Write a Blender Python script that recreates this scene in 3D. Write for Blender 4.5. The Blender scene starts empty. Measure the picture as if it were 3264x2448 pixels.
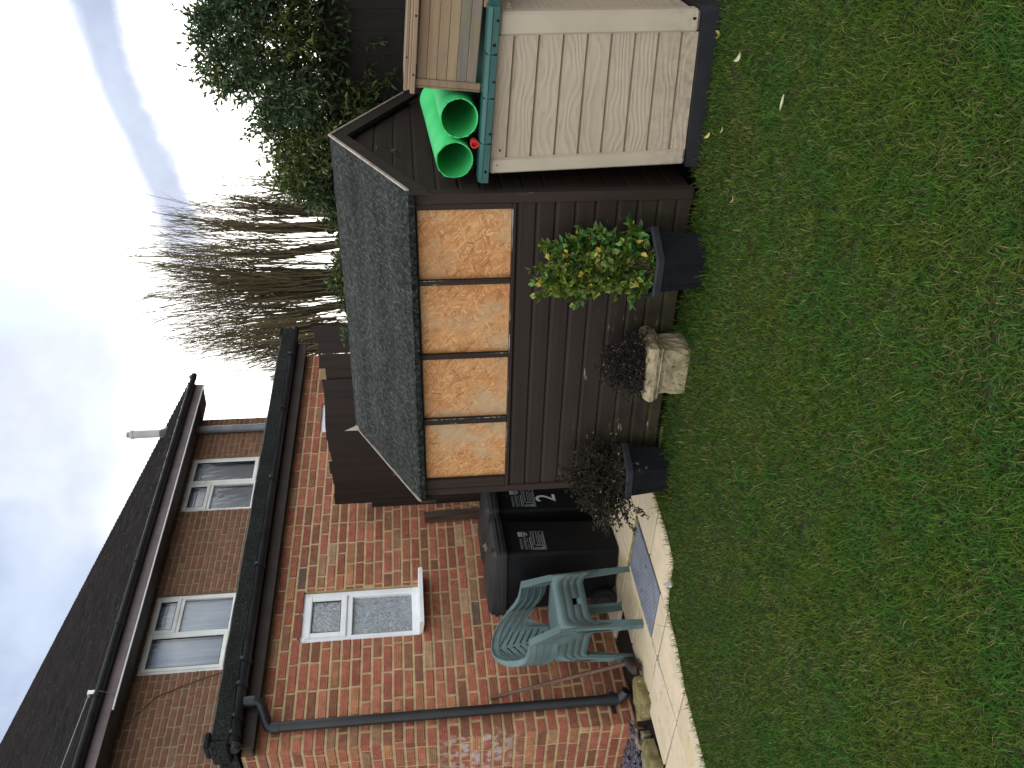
import bpy, math, random
import numpy as np
from mathutils import Vector, Matrix
random.seed(7)
R = math.radians
scene = bpy.context.scene
COL = scene.collection

# ------------------------------------------------------------------ camera
cam_d = bpy.data.cameras.new('camera')
cam = bpy.data.objects.new('camera', cam_d)
COL.objects.link(cam)
cam_d.sensor_fit = 'HORIZONTAL'
cam_d.sensor_width = 36.0
cam_d.lens = 36.0 * 2750 / 3264
cam_d.clip_start = 0.05
cam_d.clip_end = 500
pitch, roll = R(6.29885), R(-2.40947)
fw = Vector((0, math.cos(pitch), -math.sin(pitch)))
rt0 = Vector((1, 0, 0))
up0 = rt0.cross(fw)
rt = math.cos(roll) * rt0 + math.sin(roll) * up0
up = -math.sin(roll) * rt0 + math.cos(roll) * up0
# the phone was held upright but the picture is stored on its side: image right = world down
cx_, cy_, cz_ = -up, rt, -fw
CAMH = 1.42
cam.matrix_world = Matrix(((cx_.x, cy_.x, cz_.x, 0), (cx_.y, cy_.y, cz_.y, 0), (cx_.z, cy_.z, cz_.z, CAMH), (0, 0, 0, 1)))
scene.camera = cam

# ------------------------------------------------------------------ exposure, world, sun
vs = scene.view_settings
vs.view_transform = 'Standard'
vs.look = 'None'
vs.exposure = 1.15
vs.gamma = 1
vs.use_curve_mapping = False

SUN_EL, SUN_AZ = R(24), R(9)
world = bpy.data.worlds.new('World')
scene.world = world
world.use_nodes = True
wn, wl = world.node_tree.nodes, world.node_tree.links
wn.clear()


def N(nodes, typ, **kw):
    n = nodes.new(typ)
    for k, v in kw.items():
        if k.startswith('i_'):
            key = k[2:].replace('_', ' ')
            n.inputs[key].default_value = v
        else:
            setattr(n, k, v)
    return n


def wmath(op, a, b=None, c=None, clamp=False):
    n = wn.new('ShaderNodeMath')
    n.operation = op
    n.use_clamp = clamp
    for i, v in enumerate((a, b, c)):
        if v is None:
            continue
        if isinstance(v, (int, float)):
            n.inputs[i].default_value = v
        else:
            wl.new(v, n.inputs[i])
    return n.outputs[0]


def wdot(vec, d):
    n = wn.new('ShaderNodeVectorMath')
    n.operation = 'DOT_PRODUCT'
    wl.new(vec, n.inputs[0])
    n.inputs[1].default_value = d
    return n.outputs['Value']


def wramp(v, lo, hi):
    n = wn.new('ShaderNodeMapRange')
    n.interpolation_type = 'SMOOTHSTEP'
    wl.new(v, n.inputs['Value'])
    n.inputs['From Min'].default_value = lo
    n.inputs['From Max'].default_value = hi
    return n.outputs['Result']


tc = wn.new('ShaderNodeTexCoord')
dirv = tc.outputs['Generated']
nz = N(wn, 'ShaderNodeTexNoise', i_Scale=3.2, i_Detail=4.0, i_Roughness=0.5)
wl.new(dirv, nz.inputs['Vector'])
nz2 = N(wn, 'ShaderNodeTexNoise', i_Scale=8.0, i_Detail=5.0, i_Roughness=0.55)
wl.new(dirv, nz2.inputs['Vector'])
n1, n2 = nz.outputs['Fac'], nz2.outputs['Fac']
wob = wmath('MULTIPLY', wmath('SUBTRACT', n1, 0.5), 0.10)
wob2 = wmath('MULTIPLY', wmath('SUBTRACT', n2, 0.5), 0.06)
# long grey-blue cloud streak, upper right
d1 = wmath('ADD', wmath('ADD', wmath('SUBTRACT', wdot(dirv, (0.31988, 0.19892, -0.92634)), 0.022), wmath('MULTIPLY', wob, 0.35)), wob2)
band = wramp(wmath('ABSOLUTE', d1), 0.046, 0.010)
along = wramp(wdot(dirv, (0.92, -0.36, 0.15)), -0.27, -0.12)
band = wmath('MULTIPLY', band, along)
# broad blue-grey cloud bank, upper left
d2 = wmath('ADD', wdot(dirv, (-0.335, 0.845, 0.417)), wob)
bank = wramp(d2, 0.915, 0.985)
d2b = wmath('ADD', wdot(dirv, (-0.06, 0.905, 0.42)), wmath('MULTIPLY', wob, 0.8))
bank2 = wmath('MULTIPLY', wramp(d2b, 0.960, 0.995), 0.9)
# patch of thin pale blue at the top
d3 = wmath('ADD', wdot(dirv, (0.213, 0.895, 0.39)), wmath('MULTIPLY', wob, 0.3))
patch = wmath('MULTIPLY', wramp(d3, 0.990, 0.9985), 0.8)
# broken cloud over the rest of the sky (behind the camera, overhead)
rest = wmath('MULTIPLY', wramp(n1, 0.52, 0.68), wramp(wdot(dirv, (0.1, 0.98, 0.17)), 0.75, 0.3))
grey = wmath('MAXIMUM', wmath('MAXIMUM', band, bank), wmath('MAXIMUM', bank2, wmath('MULTIPLY', rest, 0.8)))
sky = wn.new('ShaderNodeTexSky')
sky.sky_type = 'NISHITA'
sky.sun_disc = False
sky.sun_elevation = SUN_EL
sky.sun_rotation = SUN_AZ
skym = wn.new('ShaderNodeVectorMath')
skym.operation = 'SCALE'
wl.new(sky.outputs[0], skym.inputs[0])
skym.inputs['Scale'].default_value = 0.10
glow = wramp(wdot(dirv, (0.14, 0.955, 0.26)), 0.70, 0.99)


def wmix(fac, a, b):
    n = wn.new('ShaderNodeMix')
    n.data_type = 'RGBA'
    if isinstance(fac, (int, float)):
        n.inputs[0].default_value = fac
    else:
        wl.new(fac, n.inputs[0])
    for v, s in ((a, 6), (b, 7)):
        if isinstance(v, tuple):
            n.inputs[s].default_value = v
        else:
            wl.new(v, n.inputs[s])
    return n.outputs[2]


white = wmix(glow, (0.95, 0.97, 1.0, 1), (1.25, 1.22, 1.14, 1))
gtex = wmix(wramp(n2, 0.3, 0.72), (0.195, 0.232, 0.325, 1), (0.30, 0.345, 0.44, 1))
cloud = wmix(grey, white, gtex)
cloud = wmix(patch, cloud, (0.36, 0.46, 0.46, 1))
allsky = wmix(0.97, skym.outputs[0], cloud)
bg = wn.new('ShaderNodeBackground')
wl.new(allsky, bg.inputs['Color'])
bg.inputs['Strength'].default_value = 1.0
wo = wn.new('ShaderNodeOutputWorld')
wl.new(bg.outputs[0], wo.inputs['Surface'])

sun_d = bpy.data.lights.new('sun', 'SUN')
sun_d.energy = 0.9
sun_d.angle = R(22)
sun_d.color = (1.0, 0.95, 0.86)
sun = bpy.data.objects.new('sun', sun_d)
COL.objects.link(sun)
sd = Vector((math.sin(SUN_AZ) * math.cos(SUN_EL), math.cos(SUN_AZ) * math.cos(SUN_EL), math.sin(SUN_EL)))
sun.rotation_euler = (-sd).to_track_quat('-Z', 'Y').to_euler()
sun.location = (0, 0, 20)


# ------------------------------------------------------------------ materials
class Mat:
    """small helper round one principled material"""
    def __init__(s, name, base=(.5, .5, .5), rough=.7, spec=.35, metal=0.0):
        s.m = bpy.data.materials.new(name)
        s.m.use_nodes = True
        s.n, s.l = s.m.node_tree.nodes, s.m.node_tree.links
        s.b = s.n['Principled BSDF']
        s.b.inputs['Base Color'].default_value = (*base, 1)
        s.b.inputs['Roughness'].default_value = rough
        s.b.inputs['Specular IOR Level'].default_value = spec
        s.b.inputs['Metallic'].default_value = metal
        s.tc = s.n.new('ShaderNodeTexCoord')
        s.obj = s.tc.outputs['Object']

    def map(s, scale=(1, 1, 1), rot=(0, 0, 0), loc=(0, 0, 0), vec=None):
        n = s.n.new('ShaderNodeMapping')
        n.inputs['Scale'].default_value = scale
        n.inputs['Rotation'].default_value = rot
        n.inputs['Location'].default_value = loc
        s.l.new(vec or s.obj, n.inputs[0])
        return n.outputs[0]

    def noise(s, scale, detail=4, rough=.55, vec=None, dist=0.0):
        n = s.n.new('ShaderNodeTexNoise')
        n.inputs['Scale'].default_value = scale
        n.inputs['Detail'].default_value = detail
        n.inputs['Roughness'].default_value = rough
        n.inputs['Distortion'].default_value = dist
        s.l.new(vec or s.obj, n.inputs['Vector'])
        return n.outputs['Fac']

    def voro(s, scale, vec=None, feature='F1', out='Color', rand=1.0):
        n = s.n.new('ShaderNodeTexVoronoi')
        n.feature = feature
        n.inputs['Scale'].default_value = scale
        n.inputs['Randomness'].default_value = rand
        s.l.new(vec or s.obj, n.inputs['Vector'])
        return n.outputs[out]

    def wave(s, scale, vec=None, dist=0, detail=2, dscale=1.0, direction='Z', profile='SIN', typ='BANDS'):
        n = s.n.new('ShaderNodeTexWave')
        n.wave_type = typ
        n.bands_direction = direction
        n.wave_profile = profile
        n.inputs['Scale'].default_value = scale
        n.inputs['Distortion'].default_value = dist
        n.inputs['Detail'].default_value = detail
        n.inputs['Detail Scale'].default_value = dscale
        s.l.new(vec or s.obj, n.inputs['Vector'])
        return n.outputs['Fac']

    def rng(s, v, lo, hi, a=0.0, b=1.0, smooth=True):
        n = s.n.new('ShaderNodeMapRange')
        if smooth:
            n.interpolation_type = 'SMOOTHSTEP'
        s.l.new(v, n.inputs['Value'])
        n.inputs['From Min'].default_value = lo
        n.inputs['From Max'].default_value = hi
        n.inputs['To Min'].default_value = a
        n.inputs['To Max'].default_value = b
        return n.outputs['Result']

    def math(s, op, a, b=None, clamp=False):
        n = s.n.new('ShaderNodeMath')
        n.operation = op
        n.use_clamp = clamp
        for i, v in enumerate((a, b)):
            if v is None:
                continue
            if isinstance(v, (int, float)):
                n.inputs[i].default_value = v
            else:
                s.l.new(v, n.inputs[i])
        return n.outputs[0]

    def sep(s, vec=None):
        n = s.n.new('ShaderNodeSeparateXYZ')
        s.l.new(vec or s.obj, n.inputs[0])
        return n.outputs

    def mix(s, fac, a, b, mode='MIX'):
        n = s.n.new('ShaderNodeMix')
        n.data_type = 'RGBA'
        n.blend_type = mode
        if isinstance(fac, (int, float)):
            n.inputs[0].default_value = fac
        else:
            s.l.new(fac, n.inputs[0])
        for v, i in ((a, 6), (b, 7)):
            if isinstance(v, tuple):
                n.inputs[i].default_value = (*v[:3], 1)
            else:
                s.l.new(v, n.inputs[i])
        return n.outputs[2]

    def ramp(s, fac, stops, const=False):
        n = s.n.new('ShaderNodeValToRGB')
        cr = n.color_ramp
        if const:
            cr.interpolation = 'CONSTANT'
        while len(cr.elements) < len(stops):
            cr.elements.new(0.5)
        for e, (p, c) in zip(cr.elements, stops):
            e.position = p
            e.color = (*c, 1)
        s.l.new(fac, n.inputs[0])
        return n.outputs[0]

    def attr(s, name='Col'):
        n = s.n.new('ShaderNodeAttribute')
        n.attribute_name = name
        return n.outputs['Color']

    def color(s, c):
        s.l.new(c, s.b.inputs['Base Color'])
        return s

    def rough(s, v):
        s.l.new(v, s.b.inputs['Roughness'])
        return s

    def bump(s, h, strength=.4, dist=.01):
        n = s.n.new('ShaderNodeBump')
        n.inputs['Strength'].default_value = strength
        n.inputs['Distance'].default_value = dist
        s.l.new(h, n.inputs['Height'])
        if s.b.inputs['Normal'].links:
            s.l.new(s.b.inputs['Normal'].links[0].from_socket, n.inputs['Normal'])
        s.l.new(n.outputs[0], s.b.inputs['Normal'])
        return s


def mottled(name, a, b, scale=8, rough=.7, bump=.2, bdist=.004, spec=.35, detail=6, c=None):
    M = Mat(name, a, rough, spec)
    f = M.rng(M.noise(scale, detail), .32, .68)
    col = M.mix(f, a, b)
    if c:
        col = M.mix(M.rng(M.noise(scale * 3.1, 5), .58, .7), col, c)
    M.color(col)
    M.bump(M.noise(scale * 9, 4), bump, bdist)
    return M.m


def brick_mat(name, brown=False):
    M = Mat(name, (.3, .1, .05), .88, .2)
    col = M.attr()
    col = M.mix(M.rng(M.noise(35, 5), .3, .75, 0, .55), col, M.mix(1.0, col, (.55, .48, .45), 'MULTIPLY'))
    if brown:
        col = M.mix(.5, col, (.17, .105, .068))
    xyz = M.sep()
    # combed grooves along each brick: their shade is painted into the colour
    gz = M.math('SINE', M.math('MULTIPLY', xyz[2], 2 * math.pi / .0125))
    wobb = M.noise(14, 3)
    gmask = M.rng(wobb, .38, .55)
    g = M.math('MULTIPLY', M.rng(gz, -.2, .9), gmask)
    col = M.mix(M.math('MULTIPLY', g, .62), col, M.mix(1.0, col, (.42, .36, .34), 'MULTIPLY'))
    # pale bloom and mortar smears
    col = M.mix(M.rng(M.noise(9, 6, .65), .62, .76, 0, .20 if brown else .5), col, (.42, .30, .19))
    if not brown:
        z = xyz[2]
        col = M.mix(M.math('MULTIPLY', M.rng(z, .55, .0), M.rng(M.noise(4, 5, .6), .35, .6, 0, .6)), col, M.mix(1.0, col, (.55, .50, .45), 'MULTIPLY'))
        col = M.mix(M.rng(M.noise(1.3, 4, .6), .52, .68, 0, .5), col, M.mix(1.0, col, (.72, .70, .68), 'MULTIPLY'))
        bl = M.math('MULTIPLY', M.rng(xyz[0], .05, -.02), M.math('MULTIPLY', M.rng(z, .75, .95), M.rng(z, 1.45, 1.2)))
        col = M.mix(M.math('MULTIPLY', bl, M.rng(M.noise(13, 4), .45, .6, 0, .6)), col, (.58, .54, .52))
    M.color(col)
    M.bump(g, .5, -.003)
    M.bump(M.noise(90, 4), .35, .002)
    return M.m


def wood_mat(name, a, b, axis='X', along=1.2, across=30, chips=None, algae=None, rough=.75, bump=.25, spec=.25):
    M = Mat(name, a, rough, spec)
    sc = {'X': (along, across, across), 'Y': (across, along, across), 'Z': (across, across, along)}[axis]
    v = M.map(sc)
    g = M.noise(1.0, 6, .6, v, .4)
    col = M.mix(M.rng(g, .3, .7), a, b)
    col = M.mix(M.rng(M.noise(2.3, 4), .35, .7, 0, .5), col, M.mix(1.0, col, (.72, .72, .74), 'MULTIPLY'))
    if algae:
        lo, hi, acol = algae
        z = M.sep()[2]
        f = M.math('MULTIPLY', M.rng(z, hi, lo), M.rng(M.noise(5, 6, .65), .38, .66))
        col = M.mix(f, col, acol)
    if chips:
        thr, ccol, zmax = chips
        v2 = M.map({'X': (9, 60, 60), 'Y': (60, 9, 60), 'Z': (60, 60, 9)}[axis])
        f = M.rng(M.noise(1.0, 5, .7, v2), thr, thr + .05)
        f = M.math('MULTIPLY', f, M.rng(M.noise(2.6, 3), .5, .62))
        if zmax:
            f = M.math('MULTIPLY', f, M.rng(M.sep()[2], zmax, zmax * .3))
        col = M.mix(f, col, ccol)
    M.color(col)
    M.bump(g, bump, .003)
    return M.m


def leaf_mat(name, spec=.4, rough=.42, trans=.18):
    M = Mat(name, (.05, .1, .03), rough, spec)
    col = M.attr()
    M.color(col)
    tr = M.n.new('ShaderNodeBsdfTranslucent')
    M.l.new(M.mix(1.0, col, (1.3, 1.5, .7), 'MULTIPLY'), tr.inputs['Color'])
    mx = M.n.new('ShaderNodeMixShader')
    mx.inputs[0].default_value = trans
    M.l.new(M.b.outputs[0], mx.inputs[1])
    M.l.new(tr.outputs[0], mx.inputs[2])
    M.l.new(mx.outputs[0], M.n['Material Output'].inputs['Surface'])
    return M.m


def osb_mat():
    M = Mat('chipboard', (.5, .26, .1), .62, .3)
    pal = [(0, (.31, .128, .044)), (.12, (.42, .188, .066)), (.42, (.49, .235, .088)), (.75, (.54, .275, .108)), (.95, (.63, .36, .16))]
    dist = M.n.new('ShaderNodeVectorMath')
    dist.operation = 'MULTIPLY_ADD'
    nn = M.n.new('ShaderNodeTexNoise')
    nn.inputs['Scale'].default_value = 22
    M.l.new(M.obj, nn.inputs['Vector'])
    M.l.new(nn.outputs['Color'], dist.inputs[0])
    dist.inputs[1].default_value = (.018, 0, .018)
    M.l.new(M.obj, dist.inputs[2])
    base = None
    hgt = None
    for i, (ang, ln, wd, thr) in enumerate(((8, .080, .024, 0), (62, .070, .020, .42), (118, .09, .022, .46), (35, .06, .013, .52), (150, .08, .016, .56), (92, .05, .012, .60), (20, .04, .006, .74), (135, .045, .006, .76))):
        v = M.map((1, 1, 1), (0, R(ang), 0), (i * 1.7, 0, i * 2.3), dist.outputs[0])
        v = M.map((1 / ln, 0, 1 / wd), (0, 0, 0), (0, 0, 0), v)
        c = M.voro(1.0, v)
        sp = M.sep(c)
        col = M.ramp(sp[0], pal)
        if base is None:
            base = col
        else:
            base = M.mix(M.rng(sp[1], thr, thr + .02), base, col)
    v = M.map((26, 1, 90), (0, R(40), 0))
    base = M.mix(M.rng(M.noise(1, 5, .6, v), .62, .70, 0, .7), base, (.22, .085, .03))
    v = M.map((90, 1, 26), (0, R(15), 0))
    base = M.mix(M.rng(M.noise(1, 5, .6, v), .64, .72, 0, .6), base, (.26, .11, .04))
    # weather staining
    base = M.mix(M.rng(M.noise(2.6, 5, .6), .46, .66, 0, .75), base, (.43, .33, .20))
    base = M.mix(M.rng(M.noise(1.7, 3, .5), .45, .65, 0, .45), base, M.mix(1.0, base, (.86, .62, .45), 'MULTIPLY'))
    M.color(base)
    M.bump(M.noise(60, 5), .25, .003)
    return M.m


def felt_mat(name, dark=1.0, scale=58):
    M = Mat(name, (.06, .07, .065), .95, .15)
    v = M.map((1.0, .42, 1.0))
    g = M.noise(scale, 6, .8, v)
    col = M.ramp(M.rng(g, .3, .7, 0, 1, False), [(0, (.002, .0025, .0025)), (.36, (.007, .009, .008)), (.62, (.029, .033, .029)), (1, (.108, .120, .108))])
    col = M.mix(M.rng(M.noise(3.2, 5, .6), .35, .68, 0, .6), col, M.mix(1.0, col, (.5, .52, .5), 'MULTIPLY'))
    col = M.mix(M.rng(M.noise(2.1, 5, .65), .50, .70, 0, .55), col, M.mix(1.0, col, (.45, .47, .42), 'MULTIPLY'))
    col = M.mix(M.rng(M.noise(7.5, 6, .7), .60, .72, 0, .5), col, (.040, .048, .022))
    col = M.mix(M.rng(M.noise(230, 2), .76, .80), col, (.5, .54, .52))
    if dark != 1.0:
        col = M.mix(1.0, col, (dark, dark, dark), 'MULTIPLY')
    M.color(col)
    M.bump(g, .8, .006)
    return M.m


def plastic(name, a, b, rough=.45, spec=.4, scale=5, bump=.08):
    return mottled(name, a, b, scale, rough, bump, .002, spec)


def pane_mat(name, tint=(.9, .95, 1.0), rough=.02, trans=.55, bump=0, refl=1.0):
    """window glass: Fresnel reflection over clear (or obscured) transmission"""
    m = bpy.data.materials.new(name)
    m.use_nodes = True
    n, l = m.node_tree.nodes, m.node_tree.links
    n.clear()
    out = n.new('ShaderNodeOutputMaterial')
    gl = n.new('ShaderNodeBsdfGlossy')
    gl.inputs['Roughness'].default_value = rough
    gl.inputs['Color'].default_value = (refl, refl, refl, 1)
    tr = n.new('ShaderNodeBsdfTransparent')
    tr.inputs['Color'].default_value = (*tint, 1)
    fr = n.new('ShaderNodeFresnel')
    fr.inputs['IOR'].default_value = 2.1
    mx = n.new('ShaderNodeMixShader')
    if bump:
        tc_ = n.new('ShaderNodeTexCoord')
        mp = n.new('ShaderNodeMapping')
        mp.inputs['Scale'].default_value = (1, 1, .6)
        nt = n.new('ShaderNodeTexNoise')
        nt.inputs['Scale'].default_value = 55
        nt.inputs['Detail'].default_value = 3
        nt.inputs['Distortion'].default_value = 2.0
        bp = n.new('ShaderNodeBump')
        bp.inputs['Strength'].default_value = bump
        bp.inputs['Distance'].default_value = .01
        l.new(tc_.outputs['Object'], mp.inputs[0])
        l.new(mp.outputs[0], nt.inputs['Vector'])
        l.new(nt.outputs['Fac'], bp.inputs['Height'])
        l.new(bp.outputs[0], gl.inputs['Normal'])
        l.new(bp.outputs[0], fr.inputs['Normal'])
        df = n.new('ShaderNodeBsdfTranslucent')
        df.inputs['Color'].default_value = (.62, .72, .75, 1)
        d2 = n.new('ShaderNodeBsdfDiffuse')
        ra = n.new('ShaderNodeMapRange')
        ra.inputs['From Min'].default_value = .35
        ra.inputs['From Max'].default_value = .62
        l.new(nt.outputs['Fac'], ra.inputs['Value'])
        cm = n.new('ShaderNodeMix')
        cm.data_type = 'RGBA'
        cm.inputs[6].default_value = (.22, .25, .27, 1)
        cm.inputs[7].default_value = (.80, .86, .90, 1)
        l.new(ra.outputs[0], cm.inputs[0])
        l.new(cm.outputs[2], d2.inputs['Color'])
        l.new(bp.outputs[0], d2.inputs['Normal'])
        m0 = n.new('ShaderNodeMixShader')
        m0.inputs[0].default_value = trans
        l.new(d2.outputs[0], m0.inputs[1])
        l.new(tr.outputs[0], m0.inputs[2])
        base = m0.outputs[0]
    else:
        base = tr.outputs[0]
    l.new(fr.outputs[0], mx.inputs[0])
    l.new(base, mx.inputs[1])
    l.new(gl.outputs[0], mx.inputs[2])
    l.new(mx.outputs[0], out.inputs['Surface'])
    return m


M_BRICK = brick_mat('brick')
M_BRICK_OLD = brick_mat('older_brown_brick', brown=True)
M_MORTAR = mottled('mortar', (.52, .385, .205), (.38, .28, .155), 14, .95, .6, .004, .1, c=(.56, .46, .28))
M_MORTAR_OLD = mottled('old_mortar', (.29, .215, .135), (.20, .145, .092), 14, .95, .6, .004, .1)
M_UPVC = mottled('white_frame', (.80, .82, .83), (.72, .73, .72), 5, .35, .03, .001, .45)
M_UPVC_OLD = mottled('aged_white_frame', (.72, .73, .69), (.60, .61, .56), 4, .45, .05, .001, .4)
M_GASKET = Mat('gasket', (.03, .03, .03), .6).m
M_GLASS = pane_mat('window_glass', refl=.8)
M_OBSCURE = pane_mat('patterned_glass', rough=.12, trans=.55, bump=.9, refl=.8)
M_ROOM = Mat('dark_room', (.05, .05, .052), .9).m
M_NET = mottled('net_curtain', (.86, .89, .90), (.74, .79, .82), 3, .9, .1, .002, .1)
M_CURTAIN = mottled('blue_curtain', (.62, .78, .82), (.42, .56, .60), 3, .9, .1, .002, .1)
M_BLIND = mottled('grey_blind', (.66, .64, .60), (.55, .54, .53), 2, .9, .05, .002, .1)
M_BLACKPVC = plastic('black_gutter', (.012, .013, .015), (.022, .024, .026), .42, .4, 4)
M_GREYPVC = plastic('grey_pipe', (.20, .215, .23), (.14, .15, .165), .5, .4, 5)
M_FASCIA = mottled('pinkish_fascia', (.20, .155, .155), (.15, .115, .115), 6, .6, .1, .002)
M_SOFFIT = mottled('grey_soffit', (.15, .14, .13), (.11, .105, .10), 6, .8, .1, .002)
M_SOFFITPALE = mottled('pale_grey_flue', (.42, .42, .40), (.34, .34, .33), 6, .6, .05, .001)
M_SOFFITSHADE = mottled('brown_soffit_and_shade', (.045, .032, .026), (.03, .022, .018), 6, .8, .1, .002)
M_FELT = felt_mat('mineral_felt')
M_FELTEDGE = felt_mat('felt_edge', .85, 130)
M_FELT_SHED = M_FELT
M_WHITECABLE = Mat('white_cable', (.75, .75, .74), .5).m
M_STEEL = Mat('steel', (.45, .45, .46), .35, .5, .9).m


def tile_mat():
    M = Mat('roof_tile', (.05, .045, .045), .9, .2)
    col = M.attr()
    col = M.mix(M.rng(M.noise(22, 6, .65), .58, .74, 0, .4), col, (.13, .12, .11))
    col = M.mix(M.rng(M.noise(70, 3), .70, .75, 0, .8), col, (.45, .45, .43))
    moss = M.math('MULTIPLY', M.rng(M.noise(9, 5, .6), .60, .68), M.rng(M.noise(1.1, 3), .45, .62))
    col = M.mix(moss, col, (.13, .15, .04))
    col = M.mix(M.rng(M.noise(26, 2), .76, .79), col, (.45, .27, .05))
    M.color(col)
    M.bump(M.noise(60, 5), .5, .004)
    return M.m


M_TILE = tile_mat()
M_SHED = wood_mat('brown_shed_board', (.031, .0205, .0148), (.021, .0138, .0102), 'X', 1.0, 26, (.60, (.30, .27, .22), .75), (.0, .42, (.045, .042, .016)))
M_SHEDG = wood_mat('brown_gable_board', (.030, .0198, .0145), (.0205, .0135, .0102), 'Y', 1.0, 26, (.66, (.25, .22, .18), None))
M_SHEDV = wood_mat('brown_shed_trim', (.033, .021, .015), (.023, .0145, .0105), 'Z', 1.0, 26, (.62, (.3, .27, .23), None))
M_PALEEDGE = wood_mat('bare_wood_edge', (.36, .31, .26), (.24, .2, .16), 'X', 2, 20)
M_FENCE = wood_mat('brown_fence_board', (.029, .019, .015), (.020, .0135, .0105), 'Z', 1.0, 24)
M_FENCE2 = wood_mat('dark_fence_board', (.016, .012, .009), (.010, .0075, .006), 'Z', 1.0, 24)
M_POST = wood_mat('weathered_post', (.10, .065, .045), (.045, .03, .022), 'Z', 2, 40)
M_WORN = wood_mat('worn_painted_edge', (.05, .035, .027), (.035, .024, .019), 'X', 1, 20, (.47, (.36, .33, .29), None))
M_OSB = osb_mat()
M_DARK = Mat('dark_gap', (.008, .007, .006), .95, .1).m
M_BIN = plastic('black_bin_plastic', (.0045, .005, .006), (.0075, .008, .009), .6, .2, 6, .05)
M_BINLID = plastic('black_lid_plastic', (.013, .013, .0135), (.024, .023, .023), .5, .32, 4, .12)
M_TYRE = plastic('black_rubber', (.012, .012, .012), (.02, .019, .018), .8, .2, 6)
M_PRINT = Mat('white_print', (.30, .32, .34), .6, .3).m
M_STICKER = mottled('worn_sticker', (.48, .62, .56), (.62, .64, .62), 14, .6, .05, .001, c=(.10, .30, .17))
M_SOIL = mottled('soil', (.035, .026, .019), (.018, .014, .011), 20, 1.0, .9, .02, .1)
M_SLATE = mottled('purple_slate', (.085, .075, .105), (.13, .12, .15), 18, .8, .4, .003)
M_ = Mat('green_tube', (.05, .5, .15), .5, .35)
c_ = M_.mix(M_.rng(M_.noise(5, 6), .32, .68), (.045, .50, .145), (.075, .60, .19))
c_ = M_.mix(M_.rng(M_.noise(1.0, 5, .65, M_.map((14, 3, 14))), .50, .72, 0, .45), c_, (.12, .40, .19))
c_ = M_.mix(M_.rng(M_.noise(40, 4, .7), .66, .74, 0, .5), c_, (.04, .26, .09))
M_.color(c_)
M_.bump(M_.noise(1.0, 3, .5, M_.map((30, 160, 30), (0, 0, .25))), .25, .002)
M_TUBE = M_.m
M_RED = plastic('red_plastic', (.62, .035, .02), (.5, .02, .015), .4, .4, 9)
M_LID = plastic('dark_green_plastic', (.012, .070, .060), (.018, .085, .072), .42, .4, 6, .08)
M_BOXBASE = plastic('dark_blue_black_plastic', (.0085, .009, .0115), (.013, .0135, .016), .6, .3, 6, .08)
M_POT = plastic('black_planter_plastic', (.0058, .0062, .0075), (.010, .0108, .0128), .75, .12, 8, .12)
M_POTRIM = plastic('planter_rim_plastic', (.016, .0172, .0205), (.025, .027, .031), .7, .2, 8, .12)
M_LEAF = leaf_mat('glossy_leaf')
M_BUSHLEAF = leaf_mat('evergreen_leaf', .25, .5, .12)
M_DRYLEAF = leaf_mat('dull_leaf', .15, .75, .08)
M_GRASS = leaf_mat('grass_blade', .06, .7, .2)
M_BARK = mottled('bark', (.06, .045, .03), (.035, .027, .02), 20, .95, .5, .004, .1, c=(.06, .065, .025))
M_TWIG = mottled('green_brown_twig', (.135, .112, .050), (.10, .075, .045), 6, .85, .2, .002, .2)
M_STEM = mottled('plant_stem', (.10, .075, .05), (.06, .045, .03), 30, .9, .2, .002, .1)


def grime(M, col, lo=.03, hi=.34, c=(.16, .135, .09)):
    z = M.sep()[2]
    f = M.math('MULTIPLY', M.rng(z, hi, lo), M.rng(M.noise(26, 6, .7), .42, .66))
    col = M.mix(M.math('MULTIPLY', f, .65), col, c)
    return M.mix(M.rng(M.noise(3.4, 6, .7, M.map((1, 1, .45))), .52, .74, 0, .35), col, (.27, .225, .165))


def box_mat():
    M = Mat('beige_wood_effect_plastic', (.40, .33, .255), .55, .35)
    v = M.map((2.2, 1, 5.5))
    big = M.noise(1.0, 2, .45, v)
    ph = M.math('ADD', M.math('MULTIPLY', M.sep()[2], 34.0), M.math('MULTIPLY', big, 9.0))
    w = M.math('SINE', M.math('MULTIPLY', ph, 6.2832))
    w = M.math('ADD', M.math('MULTIPLY', w, .5), .5)
    w = M.math('MULTIPLY', w, M.rng(M.noise(1.0, 5, .6, M.map((3, 1, 60))), .25, .7, .45, 1.0))
    f = M.noise(2.2, 3)
    col = M.mix(M.rng(f, .35, .65), (.41, .33, .245), (.37, .295, .215))
    col = M.mix(M.rng(w, .62, .98, 0, .5), col, (.27, .215, .155))
    M.color(grime(M, col))
    M.bump(w, .4, .003)
    return M.m


M_BOX = box_mat()
M_ = Mat('beige_plastic_trim', (.43, .365, .285), .5, .35)
M_.color(grime(M_, M_.mix(M_.rng(M_.noise(5, 6), .32, .68), (.43, .365, .275), (.39, .325, .24))))
M_.bump(M_.noise(60, 4), .06, .002)
M_BOXTRIM = M_.m
M_BOXSIDE = M_BOXTRIM


def hutch_mat():
    M = Mat('weathered_pine', (.32, .22, .13), .8, .2)
    col = M.attr()
    v = M.map((2.2, 20, 36))
    g = M.noise(1, 6, .62, v, .5)
    col = M.mix(M.rng(g, .35, .7, 0, .6), col, M.mix(1.0, col, (.6, .58, .55), 'MULTIPLY'))
    col = M.mix(M.rng(M.noise(6, 5), .55, .7, 0, .5), col, (.17, .17, .075))
    col = M.mix(M.rng(M.noise(5, 4, .6, M.map((1, 1, 1), (0, 0, 0), (3, 1, 2))), .56, .70, 0, .6), col, (.16, .15, .14))
    M.color(col)
    M.bump(g, .3, .003)
    return M.m


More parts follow.
